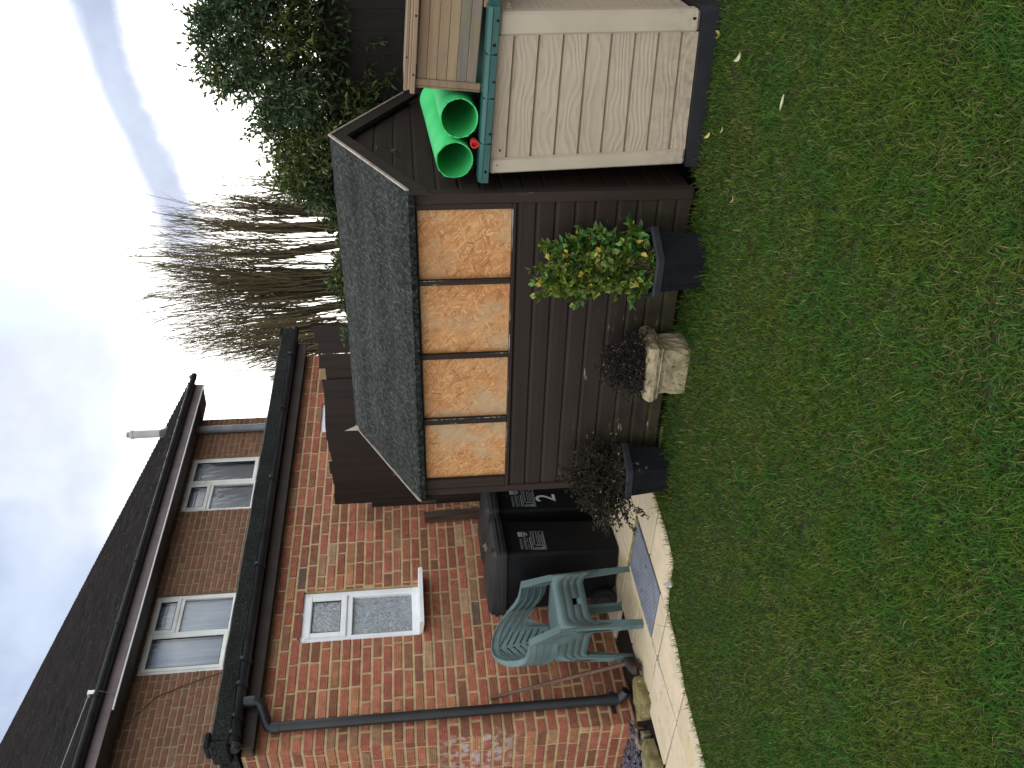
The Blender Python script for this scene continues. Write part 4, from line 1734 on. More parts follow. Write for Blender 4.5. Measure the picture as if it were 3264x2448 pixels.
lid_box(0, 1, .0, 1.08, -.002, .034, .008)
rs_ = random.Random(3)
for a, b in ((.0, .235), (.245, .50), (.51, .745), (.755, 1.0)):
    st = len(m.v)
    dd = rs_.uniform(-.003, .003)
    m.add([(a, -.006 + dd, -.006), (b, -.006 + dd, -.006), (b, -.004 + dd, .026), (a, -.004 + dd, .026), (b, .012, .041), (a, .012, .041), (b, .10, .043), (a, .10, .043), (a, .02, -.006), (b, .02, -.006)],
          [(0, 1, 2, 3), (3, 2, 4, 5), (5, 4, 6, 7), (0, 3, 5, 7, 8), (1, 9, 6, 4, 2), (0, 8, 9, 1)])
    m.xform(lambda u, d, h: lid_pt(u, d, h), st)
    lid_box(a + .01, b - .01, -.008, 0, .022, .028, .002)
st = len(m.v)
m.add([(1.0, .0, -.004), (1.035, .06, -.004), (1.035, 1.08, -.004), (1.0, 1.08, -.004), (1.0, .0, .036), (1.03, .06, .036), (1.03, 1.08, .036), (1.0, 1.08, .036)],
      [(0, 1, 5, 4), (1, 2, 6, 5), (2, 3, 7, 6), (4, 5, 6, 7), (0, 3, 2, 1)])
m.xform(lambda u, d, h: lid_pt(u, d, h), st)
m.build('lid', M_LID, box)
for u in (.07, .80):
    m = MB()
    p = lid_pt(u, -.010, .010)
    m.tube([p, (p[0], p[1] + .01, p[2])], .0065, 10)
    m.build('screw_hole', M_DARK, box)
for u, h in ((.30, .0), (.60, .0), (.93, .0)):
    m = MB()
    p = lid_pt(u, -.010, .002)
    m.box(p[0] - .004, p[0] + .004, p[1], p[1] + .01, p[2] - .006, p[2] + .004)
    m.build('slot', M_DARK, box)
for u, v in ((.06, .965), (.155, .955)):
    m = MB()
    p = bw(u, v, -.001)
    m.box(p[0] - .003, p[0] + .003, p[1], p[1] + .014, p[2] - .003, p[2] + .003)
    m.build('screw_hole', M_DARK, box)

LIDTOP = lambda x: 1.050 + (1.004 - 1.050) * (x - .06) / .778 + .043


# ------------------------------------------------------------------ green tubes on the lid
def green_tube(name, label, p0, p1, r, seed, bend=0.0):
    rs = random.Random(seed)
    p0, p1 = Vector(p0), Vector(p1)
    t = (p1 - p0).normalized()
    a = Vector((0, 0, 1))
    a = (a - t * a.dot(t)).normalized()
    b = t.cross(a)
    m = MB()
    n = 40
    K = 14
    outer, inner = [], []
    rag = [rs.uniform(0, .010) for _ in range(n)]
    side = Vector((1, 0, 0))
    for k in range(K + 1):
        u = k / K
        c = p0.lerp(p1, u) + side * (bend * math.sin(u * math.pi))
        ro, ri = [], []
        for i in range(n):
            th = 2 * math.pi * i / n
            w = 1 + .012 * math.sin(2 * th + seed + u * 2) + .006 * math.sin(5 * th + u * 9)
            off = t * (-rag[i] if k == 0 else 0)
            d = a * math.cos(th) * .97 + b * math.sin(th)
            ro.append(tuple(c + off + d * r * w))
            ri.append(tuple(c + off + d * (r - .005) * w))
        outer.append(ro)
        inner.append(ri)
    m.loft(outer + [inner[-1]] if False else outer, False, False)
    m.loft([ring[::-1] for ring in inner], False, False)
    for i in range(n):
        j = (i + 1) % n
        m.add([outer[0][i], inner[0][i], inner[0][j], outer[0][j]], [(0, 1, 2, 3)])
        m.add([outer[-1][i], inner[-1][i], inner[-1][j], outer[-1][j]], [(0, 3, 2, 1)])
    # sawn rim with burrs and swarf
    for i in range(n):
        if rs.random() < .45:
            th = 2 * math.pi * (i + rs.random()) / n
            d = a * math.cos(th) + b * math.sin(th)
            c = p0 + d * (r - .002)
            tang = (-a * math.sin(th) + b * math.cos(th)) * rs.uniform(.006, .03) * rs.choice((-1, 1))
            out_ = d * rs.uniform(-.004, .012) - t * rs.uniform(.004, .014)
            wv = t * .004
            m.add([tuple(c), tuple(c + wv), tuple(c + tang + out_), tuple(c + tang * .6 + out_ * .5 - wv)], [(0, 1, 2, 3)])
    # spiral scoring on the outside
    o = m.build(name, M_TUBE, None, smooth=True)
    o.location = (S0.x, S0.y, 0)
    o.rotation_euler = (0, 0, SHED_RZ)
    return tag(o, label, 'tube', 'green tubes on the storage box lid')


green_tube('green_tube', 'bright green plastic tube with ragged cut end lying nearest the shed on the box lid', (.150, .07, LIDTOP(.15) + .110), (.185, .98, LIDTOP(.2) + .165), .090, 2)
green_tube('green_tube', 'bright green plastic tube with torn end half hidden behind the wooden hutch', (.340, .095, LIDTOP(.34) + .096), (.342, 1.05, LIDTOP(.34) + .12), .092, 5)
rd = thing('small_bottle', 'small dark tube with an open red end tucked under the green tubes', 'tube', SW(.225, .09, LIDTOP(.225) + .020), SHED_RZ)
m = MB()
m.tube([(0, .0, 0), (0, .05, .0), (-.005, .13, .004)], [.016, .018, .020], 12)
m.build('body', M_BLACKPVC, rd, smooth=True)
m = MB()
rr_ = [[(.020 * math.cos(a), y, .020 * math.sin(a)) for a in [2 * math.pi * k / 16 for k in range(16)]] for y in (.012, -.026)]
ri_ = [[(s * math.cos(a), y, s * math.sin(a)) for a in [2 * math.pi * k / 16 for k in range(16)]] for y, s in ((-.026, .014), (-.005, .010))]
m.loft(rr_ + ri_, True, True)
m.build('red_collar', M_RED, rd, smooth=True)

# ------------------------------------------------------------------ wooden hutch on the lid
hut = thing('wooden_hutch', 'old pine hutch of horizontal boards tilting on the green box lid', 'hutch', SW(.456, .125, LIDTOP(.456) + .002), rot=(0, R(5.0), SHED_RZ))
pal = [(.235, .155, .095), (.30, .205, .125), (.27, .19, .115), (.285, .21, .125), (.185, .16, .13), (.21, .165, .12)]
m = MB()
for k in range(6):
    c = pal[(5 - k) % 6]
    m.col = c
    z0 = .022 + k * .0455
    m.box(.028, .62, .012, .026, z0, z0 + .0450, .003)
    m.box(.03, .62, .0265, .030, z0 - .002, z0 + .0425)
m.col = (.26, .18, .11)
m.build('front_board', M_HUTCH, hut)
m = MB()
m.col = (.25, .17, .105)
m.box(0, .030, .004, .030, .0, .302, .003)
m.box(-.012, .0, .010, .036, .0, .302, .003)
m.build('corner_post', M_HUTCH, hut)
m = MB()
m.col = (.25, .17, .105)
m.box(.40, .62, .002, .012, .0, .022, .003)
m.box(.36, .40, -.004, .012, -.004, .018, .002)
m.build('bottom_rail', M_HUTCH, hut)
m = MB()
m.col = (.24, .17, .11)
m.box(.60, .62, .03, .42, .0, .302, .003)
m.box(.0, .62, .41, .424, .03, .302, .003)
m.build('back_board', M_HUTCH, hut)
m = MB()
m.col = (.27, .19, .12)
m.box(-.034, .66, -.022, .02, .300, .322, .003)
m.col = (.30, .215, .14)
m.box(-.020, .66, -.012, .44, .3225, .334, .003)
m.col = (.26, .185, .12)
m.box(-.028, .66, -.004, .02, .3345, .352, .003)
m.col = (.14, .12, .08)
m.box(-.022, .66, .022, .45, .336, .349, .003)
m.build('lid', M_HUTCH, hut)
for a, b, r in [((x, -.0225, .311), (x, -.0205, .311), .005) for x in (.05, .30, .52)] + [((x, -.0045, .343), (x, -.003, .343), .004) for x in (.12, .40)]:
    m = MB()
    m.tube([a, b], r, 8)
    m.build('nail_head', M_DARK, hut)


# ------------------------------------------------------------------ wheelie bins
def text_geom(s, size):
    cu = bpy.data.curves.new('lettering', 'FONT')
    cu.body = s
    cu.size = size
    cu.offset = size * .004
    cu.resolution_u = 3
    ob = bpy.data.objects.new('lettering', cu)
    me = bpy.data.meshes.new_from_object(ob)
    v = [tuple(p.co) for p in me.vertices]
    f = [list(p.vertices) for p in me.polygons]
    bpy.data.objects.remove(ob)
    bpy.data.curves.remove(cu)
    bpy.data.meshes.remove(me)
    return v, f


BW_, BD_ = .455, .56


def rrect(x0, x1, y0, y1, z, r, n=5):
    pts = []
    for cx, cy, a0 in ((x1 - r, y0 + r, -90), (x1 - r, y1 - r, 0), (x0 + r, y1 - r, 90), (x0 + r, y0 + r, 180)):
        for k in range(n + 1):
            a = R(a0 + 90 * k / n)
            pts.append((cx + r * math.cos(a), cy + r * math.sin(a), z))
    return pts


def face_pt(x, z):
    """point on the sloping front of the bin body"""
    return (x, .058 + (.016 - .058) * (z / .84) - .0012, z)


def make_bin(label, loc, az, digit=None):
    rz = math.atan2(math.cos(R(az)), math.sin(R(az)))
    t = thing('wheelie_bin', label, 'wheelie bin', loc, rz, 'black wheelie bins by the house wall')
    m = MB()
    sec = [(.0, .060, .058, .14), (.035, .048, .056, .07), (.40, .034, .038, 0), (.80, .018, .018, 0), (.84, .014, .014, 0)]
    rings = []
    for z, ix, iy, back in sec:
        rings.append(rrect(ix, BW_ - ix, iy, BD_ - .012 - back, z + .01, .032))
    m.loft(rings)
    m.build('body', M_BIN, t, smooth=50)
    for x0, x1 in ((.055, .062), (BW_ - .062, BW_ - .055)):
        m = MB()
        m.add([face_pt(x0, .08), face_pt(x1, .08), face_pt(x1, .80), face_pt(x0, .80)], [(0, 1, 2, 3)])
        m.build('moulding_rib', M_BIN, t)
    m = MB()
    rings = [rrect(.010, BW_ - .010, .008, BD_ + .01, .832, .035), rrect(-.006, BW_ + .006, -.012, BD_ + .02, .834, .04), rrect(-.008, BW_ + .008, -.016, BD_ + .02, .862, .04),
             rrect(-.003, BW_ + .003, -.008, BD_ + .02, .866, .04), rrect(-.003, BW_ + .003, -.010, BD_ + .02, .888, .04), rrect(.004, BW_ - .004, .0, BD_ + .015, .892, .04),
             rrect(.005, BW_ - .005, .003, BD_ + .015, .905, .035), rrect(.022, BW_ - .022, .020, BD_ - .01, .922, .04), rrect(.055, BW_ - .055, .06, BD_ - .06, .938, .05), rrect(.14, BW_ - .14, .18, BD_ - .18, .945, .05)]
    # wavy front crest
    st = 0
    m.loft(rings)
    def wav(x, y, z):
        if z > .9:
            k = max(0, 1 - y / .3)
            z = z + k * (.012 * math.sin((x / BW_) * math.pi * 2 + .6) - .004) + .040 * (y / BD_ - .1)
        return (x, y, z)
    m.xform(wav)
    m.build('lid', M_BINLID, t, smooth=35)
    m = MB()
    m.tube([(.03, BD_ + .025, .90), (BW_ - .03, BD_ + .025, .90)], .016, 10)
    m.build('handle', M_BINLID, t, smooth=True)
    for x in (-.005, BW_ - .045):
        m = MB()
        rr = [(x0, r) for x0, r in ((x, .07), (x + .008, .098), (x + .042, .098), (x + .05, .07))]
        m.loft([[(a, BD_ - .06 + r * math.cos(th), .100 + r * math.sin(th)) for th in [2 * math.pi * k / 24 for k in range(24)]] for a, r in rr])
        w = m.build('wheel', M_TYRE, t, smooth=40)
        m = MB()
        m.tube([(x - .003, BD_ - .06, .10), (x + .053, BD_ - .06, .10)], .05, 16)
        m.build('hub', M_BINLID, w, smooth=40)
    m = MB()
    m.tube([(.02, BD_ - .06, .10), (BW_ - .02, BD_ - .06, .10)], .012, 8)
    m.build('axle', M_STEEL, t)
    # printed council marking
    m = MB()
    def put(s, size, x, z, wfit=None):
        v, f = text_geom(s, size)
        w = max(p[0] for p in v) - min(p[0] for p in v)
        k = (wfit / w) if wfit else 1
        m.add([face_pt(x + p[0] * k, z + p[1]) for p in v], f)
    X0 = .066
    put('WELWYN', .027, X0, .703, .125)
    put('HATFIELD', .027, X0, .673, .138)
    put('BOROUGH COUNCIL', .010, X0, .659, .138)
    def rect(x0, x1, z0, z1):
        m.add([face_pt(x0, z0), face_pt(x1, z0), face_pt(x1, z1), face_pt(x0, z1)], [(0, 1, 2, 3)])
    rect(X0, X0 + .145, .6420, .6480)
    # shield
    sx = X0 + .152
    rect(sx, sx + .058, .7050, .7270)
    m.add([face_pt(sx, .7030), face_pt(sx + .058, .7030), face_pt(sx + .058, .6820), face_pt(sx + .052, .6680), face_pt(sx + .029, .6520), face_pt(sx + .006, .6680), face_pt(sx, .6820),
           face_pt(sx + .005, .6970), face_pt(sx + .053, .6970), face_pt(sx + .053, .6830), face_pt(sx + .047, .6710), face_pt(sx + .029, .6590), face_pt(sx + .011, .6710), face_pt(sx + .005, .6830)],
          [(0, 7, 8, 1), (1, 8, 9, 2), (2, 9, 10, 3), (3, 10, 11, 4), (4, 11, 12, 5), (5, 12, 13, 6), (6, 13, 7, 0)])
    m.add([face_pt(sx + .029 + .014 * math.cos(a), .679 + .010 * math.sin(a)) for a in [k * math.pi / 6 for k in range(12)]], [list(range(12))])
    rect(sx + .006, sx + .052, .6930, .6965)
    # boxed panel
    a, b, c, d = X0 - .004, X0 + .214, .5360, .634
    w_ = .0035
    rect(a, b, c, c + w_), rect(a, b, d - w_, d), rect(a, a + w_, c + w_, d - w_), rect(b - w_, b, c + w_, d - w_), rect(a + .058, a + .061, c + w_, d - w_)
    put('WasteAware', .026, a + .068, .6080, .140)
    for z, l in ((.5940, .14), (.5820, .128), (.5700, .14), (.5580, .11), (.5470, .135)):
        rect(a + .068, a + .068 + l, z - .0035, z)
    # bottle and cup pictogram
    m.add([face_pt(a + .010, .5480), face_pt(a + .030, .5440), face_pt(a + .026, .57), face_pt(a + .024, .5950), face_pt(a + .026, .6220), face_pt(a + .014, .6220), face_pt(a + .015, .59)], [list(range(7))])
    m.add([face_pt(a + .034, .5440), face_pt(a + .052, .5480), face_pt(a + .053, .61), face_pt(a + .047, .61), face_pt(a + .046, .5580), face_pt(a + .038, .5560)], [list(range(6))])
    m.build('marking', M_PRINT, t)
    if digit:
        m = MB()
        v, f = text_geom(digit, .225)
        w = max(p[0] for p in v) - min(p[0] for p in v)
        m.add([face_pt(.120 + p[0] * .9, .372 + p[1]) for p in v], f)
        m.build('number_sticker', M_STICKER, t)
    return t


make_bin('black wheelie bin nearest the green chairs, with white council marking and no number', (-1.205, 6.10, 0), 27)
make_bin('black wheelie bin with a worn pale number 2, partly behind the shed corner', (-.965, 6.585, 0), 30, '2')
# small things on the first bin's lid
m = MB()
rs_ = random.Random(2)
m.loft([[(.034 * math.cos(a) * k, .022 * math.sin(a) * k, z) for a in [2 * math.pi * i / 9 for i in range(9)]] for z, k in ((0, .8), (.012, 1.1), (.026, .8), (.034, .3))])
m.xform(lambda x, y, z: (x * (1 + .2 * math.sin(y * 300)), y * (1 + .2 * math.sin(x * 200)), z * (1 + .3 * math.sin(x * 150 + y * 90))))
o = m.build('stone', mottled('rough_stone', (.16, .12, .09), (.07, .055, .045), 60, .95, .8, .004), smooth=False)
o.location = (-1.165, 6.20, .957)
tag(o, 'small rough brown stone lying on the lid of a wheelie bin', 'stone')


# ------------------------------------------------------------------ stacked plastic chairs
def chair_material(nm, k, dirt):
    M = Mat(nm, (.10, .16, .155), .5, .4)
    col = M.mix(M.rng(M.noise(5, 5), .3, .7), tuple(c * k for c in (.078, .128, .126)), tuple(c * k for c in (.108, .160, .158)))
    col = M.mix(M.rng(M.noise(13, 6, .65), .52, .72, 0, dirt), col, (.16, .17, .105))
    M.color(col)
    M.bump(M.noise(150, 3), .08, .001)
    return M.m


CH_MATS = [chair_material('faded_green_plastic', .95, .35), chair_material('grimy_green_plastic', .82, .8), chair_material('dull_green_plastic', .9, .9), chair_material('pale_green_plastic', 1.08, .25)]
PLAN = [(.0, .0, .262), (.2, .070, .259), (.36, .130, .243), (.5, .185, .212), (.62, .225, .165), (.75, .247, .100), (.88, .252, .01), (1.0, .244, -.105)]


def lerp_tab(tab, u):
    for a, b in zip(tab[:-1], tab[1:]):
        if u <= b[0]:
            f = (u - a[0]) / (b[0] - a[0])
            f2 = f
            return [a[i] + (b[i] - a[i]) * f2 for i in range(1, len(a))]
    return list(tab[-1][1:])


TOPZ = [(0, .826), (.12, .823), (.25, .810), (.38, .782), (.5, .738), (.6, .690), (.7, .646), (.8, .619), (.9, .610), (1.0, .608)]


def band_pt(t, z):
    u = abs(t)
    x, y = lerp_tab(PLAN, u)
    lean = max(0, 1 - u / .75)
    y += (z - .60) * .24 * lean
    return (math.copysign(x, t) if t else 0, y, z)


def make_chair(label, mat, broken=False):
    t = thing('plastic_chair', label, 'garden chair', (0, 0, 0), 0, 'stack of green plastic garden chairs')
    # backrest with herring-bone slots
    m = MB()
    NC, NR = 56, 66
    TM = .60
    P = []
    for r in range(NR + 1):
        for c in range(NC + 1):
            tt = -TM + 2 * TM * c / NC
            zt = lerp_tab(TOPZ, abs(tt))[0] - .006
            zb = .405 + .0 * abs(tt)
            if abs(tt) > .27:
                zb = .405 + (zt - .048 - .405) * min(1, (abs(tt) - .27) / .20) ** .75
            z = zb + (zt - zb) * r / NR
            P.append(band_pt(tt, z))
    F = []
    for r in range(NR):
        for c in range(NC):
            i = r * (NC + 1) + c
            q = [P[i], P[i + 1], P[i + NC + 2], P[i + NC + 1]]
            x = sum(p[0] for p in q) / 4
            z = sum(p[2] for p in q) / 4
            ell = (x / .150) ** 2 + ((z - .60) / .165) ** 2
            ph = ((z - .30 + .62 * abs(x)) / .046) % 1.0
            if ell < 1 and ph < .24 and abs(x) > .010:
                continue
            F.append((i, i + 1, i + NC + 2, i + NC + 1))
    m.add(P, F)
    o = m.build('backrest', mat, t, smooth=True)
    md = o.modifiers.new('thickness', 'SOLIDIFY')
    md.thickness = .005
    # arms: rolled band running from the front tip round to the crown
    for sgn in (-1, 1):
        m = MB()
        rings = []
        for k in range(29):
            u = 1.0 - 1.0 * k / 28
            tt = sgn * max(u, .0)
            z = lerp_tab(TOPZ, u)[0]
            p = Vector(band_pt(tt, z))
            e = .01
            q = Vector(band_pt(sgn * min(u + e, 1.0), z)) - Vector(band_pt(sgn * max(u - e, 0.0), z))
            q.z = 0
            q.normalize()
            nrm = Vector((q.y, -q.x, 0)) * sgn
            if nrm.dot(Vector((p.x, p.y - .0, 0)) if u > .1 else Vector((0, 1, 0))) < 0:
                nrm = -nrm
            wi = .030 if u > .55 else .012 + .018 * u / .55
            dn = .046 if u > .35 else .030 + .02 * u / .35
            dr = nrm
            rings.append([tuple(p - dr * wi), tuple(p + dr * .004 + Vector((0, 0, .003))), tuple(p + dr * .010), tuple(p + dr * .013 - Vector((0, 0, dn))), tuple(p + dr * .008 - Vector((0, 0, dn))), tuple(p + dr * .004 - Vector((0, 0, .006))), tuple(p - dr * wi - Vector((0, 0, .005)))])
        m.loft(rings)
        # front support from the arm tip down to the seat corner
        a, b = rings[0], None
        x1 = sgn * .258
        m.add([(sgn * .205, -.105, .606), (x1, -.108, .606), (sgn * .228, -.205, .405), (sgn * .180, -.205, .405), (x1, -.05, .600), (sgn * .228, -.120, .405),
               (sgn * .205, -.099, .602), (sgn * (.258 - .005), -.102, .602), (sgn * .223, -.199, .405), (sgn * .180, -.199, .405)],
              [(0, 1, 2, 3), (1, 4, 5, 2), (9, 8, 7, 6), (0, 3, 9, 6)])
        m.build('armrest', mat, t, smooth=35)
    # seat
    m = MB()
    NS = 14
    P = []
    for j in range(NS + 1):
        for i in range(NS + 1):
            u, v = i / NS * 2 - 1, j / NS
            y = -.208 + .42 * v
            hw = .215 - .03 * v
            z = .412 - .018 * (1 - u * u) * math.sin(v * math.pi) - .006 * v - (.012 * max(0, (.12 - v) / .12) ** 2)
            P.append((u * hw, y, z))
    m.add(P, [(j * (NS + 1) + i, j * (NS + 1) + i + 1, (j + 1) * (NS + 1) + i + 1, (j + 1) * (NS + 1) + i) for j in range(NS) for i in range(NS)])
    o = m.build('seat', mat, t, smooth=True)
    md = o.modifiers.new('thickness', 'SOLIDIFY')
    md.thickness = .005

    def apron(name, A, B, drop, gap=None):
        """skirt hanging between two legs, filleted into them"""
        m = MB()
        K = 24
        for lo, hi in ([(0, 1)] if not gap else [(0, gap[0]), (gap[1], 1)]):
            top, bot = [], []
            for k in range(K + 1):
                u = lo + (hi - lo) * k / K
                e = min(u, 1 - u)
                fil = max(0, 1 - e / .22)
                d = drop + .13 * (1 - math.sqrt(max(0, 1 - fil * fil)))
                jag = random.Random(k).uniform(-.006, .006) if gap and ((lo == 0 and k > K - 3) or (hi == 1 and k < 3)) else 0
                x, y = A[0] + (B[0] - A[0]) * u, A[1] + (B[1] - A[1]) * u
                top.append((x + jag, y, .404))
                ox = (A[0] + B[0]) * .03
                oy = (A[1] + B[1]) * .03
                bot.append((x + jag + ox * (d / .1), y + oy * (d / .1), .404 - d))
            m.loft([top, bot], False, False, False)
        o = m.build(name, mat, t, smooth=True)
        md = o.modifiers.new('thickness', 'SOLIDIFY')
        md.thickness = .005
        return o

    apron('front_rail', (-.215, -.207), (.215, -.207), .062, (.40, .52) if broken else None)
    apron('side_rail', (-.222, -.19), (-.195, .20), .060)
    apron('side_rail', (.222, -.19), (.195, .20), .060)
    apron('back_rail', (-.18, .208), (.18, .208), .055)
    # legs: open L sections, splayed
    for sx, yt, yb_, sy in ((-1, -.208, -.222, -1), (1, -.208, -.222, -1), (-1, .205, .222, 1), (1, .205, .222, 1)):
        m = MB()
        xt, xb = .222 * sx, .238 * sx
        if sy > 0:
            xt, xb = .196 * sx, .222 * sx
        rings = []
        for k in range(7):
            u = k / 6
            z = .405 * (1 - u)
            x, y = xt + (xb - xt) * u, yt + (yb_ - yt) * u
            wx, wy = (.060 - .016 * u) * sx, (.062 - .020 * u) * sy
            th = .005
            rings.append([(x, y, z), (x - wx, y, z), (x - wx, y - th * sy, z), (x - th * sx, y - th * sy, z), (x - th * sx, y - wy, z), (x, y - wy, z)])
        m.loft(rings)
        m.build('leg', mat, t)
    return t


CHL = ['bottom green plastic garden chair of the stack', 'grimy green plastic garden chair second from the bottom of the stack, front rail broken away', 'dull green plastic garden chair third from the bottom of the stack', 'top green plastic garden chair of the stack with its whole slotted back showing']
for i in range(4):
    c = make_chair(CHL[i], CH_MATS[i], i == 1)
    p = HW(.405 - .0 * i, .705 - .002 * i, .003 + .048 * i)
    c.location = p
    c.rotation_euler = (0, 0, HOUSE_RZ + R(-3.5))

# ------------------------------------------------------------------ broom, stones, slate
br = thing('broom', 'worn out broom with a long brown wooden handle leaning on the brick wall', 'broom', (0, 0, 0))
m = MB()
a, b = HW(.150, .50, .075), HW(.278, .020, .985)
m.tube([a, a.lerp(b, .5) + Vector((.004, 0, 0)), b], [.0145, .0140, .0135], 10)
m.build('handle', mottled('brown_handle', (.13, .075, .05), (.09, .052, .036), 9, .7, .2, .002), br, smooth=True)
m = MB()
rs_ = random.Random(6)
hc = HW(.10, .55, .065)
ax = (HW(.0, .66, 0) - HW(.19, .50, 0)).normalized()
ay = Vector((-ax.y, ax.x, 0))
st = len(m.v)
m.box(-.13, .13, -.028, .028, -.018, .020, .008)
m.xform(lambda x, y, z: tuple(hc + ax * x + ay * y + Vector((0, 0, z))), st)
m.build('head', mottled('old_timber', (.06, .045, .035), (.03, .024, .02), 20, .9, .4, .003), br)
m = MB()
for _ in range(420):
    x, y = rs_.uniform(-.125, .125), rs_.uniform(-.024, .024)
    p = hc + ax * x + ay * y + Vector((0, 0, -.016))
    q = p + ax * rs_.uniform(-.02, .02) + ay * (y * .8 + rs_.uniform(-.02, .02)) + Vector((0, 0, -.045 + rs_.uniform(0, .01)))
    s = ay.cross(Vector((0, 0, 1))) * .0012 + ay * rs_.uniform(-.001, .001)
    m.add([tuple(p - s), tuple(p + s), tuple(q + s), tuple(q - s)], [(0, 1, 2, 3)])
m.build('bristles', M_POST, br)


def rock(name, pts, h, label, mat, seed, cat='stone', z0=0.0):
    """broken slab lump: polygon in house (along, outward) coordinates, uneven top"""
    rs = random.Random(seed)
    m = MB()
    cx = sum(p[0] for p in pts) / len(pts)
    cy = sum(p[1] for p in pts) / len(pts)
    P = []
    for i, p in enumerate(pts):
        q = pts[(i + 1) % len(pts)]
        for k in range(4):
            f = k / 4
            P.append((p[0] + (q[0] - p[0]) * f + rs.uniform(-.008, .008), p[1] + (q[1] - p[1]) * f + rs.uniform(-.008, .008)))
    def ring(k, z, j):
        return [tuple(HW(cx + (x - cx) * k, cy + (y - cy) * k, z + rs.uniform(-j, j))) for x, y in P]
    m.loft([ring(1.0, z0 - .02, 0), ring(1.02, z0 + h * .5, .004), ring(.97, z0 + h * .9, .005), ring(.88, z0 + h, .003), ring(.5, z0 + h * 1.02, .003)])
    o = m.build(name, mat)
    return tag(o, label, cat, 'broken lumps of paving at the foot of the wall')


rock('broken_stone', [(.005, .57), (-.215, .60), (-.16, .42), (-.06, .36), (.03, .50)], .060, 'thick mossy lump of broken paving just below the downpipe outlet', M_MOSSY, 1)
rock('broken_stone', [(-.21, .585), (-.245, .47), (-.16, .28), (-.08, .37), (-.14, .46)], .050, 'mossy broken paving lump in the middle of the row by the wall corner', M_MOSSY, 2)
rock('broken_stone', [(-.10, .125), (-.21, .27), (-.285, .33), (-.25, .10), (-.18, .05)], .035, 'pale rounded slab fragment lying at the wall corner beside purple slate', M_SLAB, 3)
rock('broken_stone', [(-.30, .24), (-.33, .36), (-.56, .42), (-.52, .28)], .05, 'long narrow mossy paving fragment at the edge of the slate bed', M_MOSSY, 4)
rock('broken_stone', [(-.29, .10), (-.31, .23), (-.53, .27), (-.60, .05), (-.42, .0)], .028, 'broad pale flat slab fragment at the edge of the slate bed', M_SLAB, 5)
m = MB()
rs_ = random.Random(14)
for _ in range(700):
    s, n = rs_.uniform(-1.3, -.01), rs_.uniform(-1.5, .04)
    if rs_.random() < .25: s, n = rs_.uniform(-.45, -.02), rs_.uniform(-.5, .10)
    p = HW(s, n, .012 + rs_.uniform(0, .022))
    r = rs_.uniform(.012, .032)
    a0 = rs_.uniform(0, 6.28)
    tx, ty = rs_.uniform(-.6, .6), rs_.uniform(-.6, .6)
    k = rs_.choice((4, 5, 6))
    top = []
    for i in range(k):
        a = a0 + 6.28 * i / k
        rr = r * rs_.uniform(.6, 1.1)
        dx, dy = rr * math.cos(a), rr * math.sin(a) * .7
        top.append((p.x + dx, p.y + dy, p.z + dx * tx + dy * ty))
    m.loft([[(x, y, z - .006) for x, y, z in top], top])
o = m.build('slate_chips', M_SLATE)
tag(o, 'bed of purple grey slate chippings beside the house corner', 'slate chippings', kind='stuff')


# ------------------------------------------------------------------ planters
def hexring(r, z, a0=-90, cx=0, cy=0, n=6):
    return [(cx + r * math.cos(R(a0 + 60 * k)), cy + r * math.sin(R(a0 + 60 * k)), z) for k in range(n)]


def hex_pot(label, loc, rz, k=1.0):
    t = thing('planter', label, 'planter', loc, rz, 'black hexagonal planters in front of the shed')
    m = MB()
    m.loft([hexring(.138 * k, -.03), hexring(.142 * k, .01), hexring(.168 * k, .245)])
    # recessed panel on every face
    for f in range(6):
        a, b = R(-90 + 60 * f), R(-30 + 60 * f)
        def pt(u, z, o):
            r = (.138 + (.168 - .138) * (z + .03) / .275) * k + o
            pa, pb = Vector((r * math.cos(a), r * math.sin(a), z)), Vector((r * math.cos(b), r * math.sin(b), z))
            return tuple(pa.lerp(pb, u))
        o = .004
        for (u0, u1, z0, z1) in ((.0, .14, .0, .245), (.86, 1.0, .0, .245), (.14, .86, .205, .245), (.14, .86, .0, .035)):
            v = [pt(u0, z0, o), pt(u1, z0, o), pt(u1, z1, o), pt(u0, z1, o), pt(u0, z0, 0), pt(u1, z0, 0), pt(u1, z1, 0), pt(u0, z1, 0)]
            m.add(v, [(0, 1, 2, 3), (0, 4, 5, 1), (1, 5, 6, 2), (2, 6, 7, 3), (3, 7, 4, 0)])
    m.build('pot', M_POT, t)
    m = MB()
    m.loft([hexring(.172 * k, .236), hexring(.190 * k, .238), hexring(.194 * k, .268), hexring(.188 * k, .275), hexring(.168 * k, .274), hexring(.158 * k, .20)], True, False)
    m.build('rim', M_POTRIM, t)
    m = MB()
    m.add(hexring(.160 * k, .238), [list(range(6))])
    m.build('soil', M_SOIL, t)
    return t


hex_pot('black hexagonal planter on the lawn holding the variegated shrub', (*POT1, 0), R(-5))
hex_pot('black hexagonal planter at the paving edge holding the largest dark shrub', (*POT2, 0), R(5), .96)

tr = thing('stone_trough', 'small weathered pale stone planter with a moulded rim in front of the shed', 'planter', SW(-.752, -.262, 0), SHED_RZ)
TW, TD, TH = .275, .19, .232
m = MB()
rs_ = random.Random(17)
N_ = 9


def sq_ring(x0, x1, y0, y1, z, j, jz=.0):
    p = []
    for k in range(N_): p.append((x0 + (x1 - x0) * k / N_, y0))
    for k in range(N_): p.append((x1, y0 + (y1 - y0) * k / N_))
    for k in range(N_): p.append((x1 - (x1 - x0) * k / N_, y1))
    for k in range(N_): p.append((x0, y1 - (y1 - y0) * k / N_))
    return [(x + rs_.uniform(-j, j), y + rs_.uniform(-j, j), z + rs_.uniform(-jz, jz)) for x, y in p]


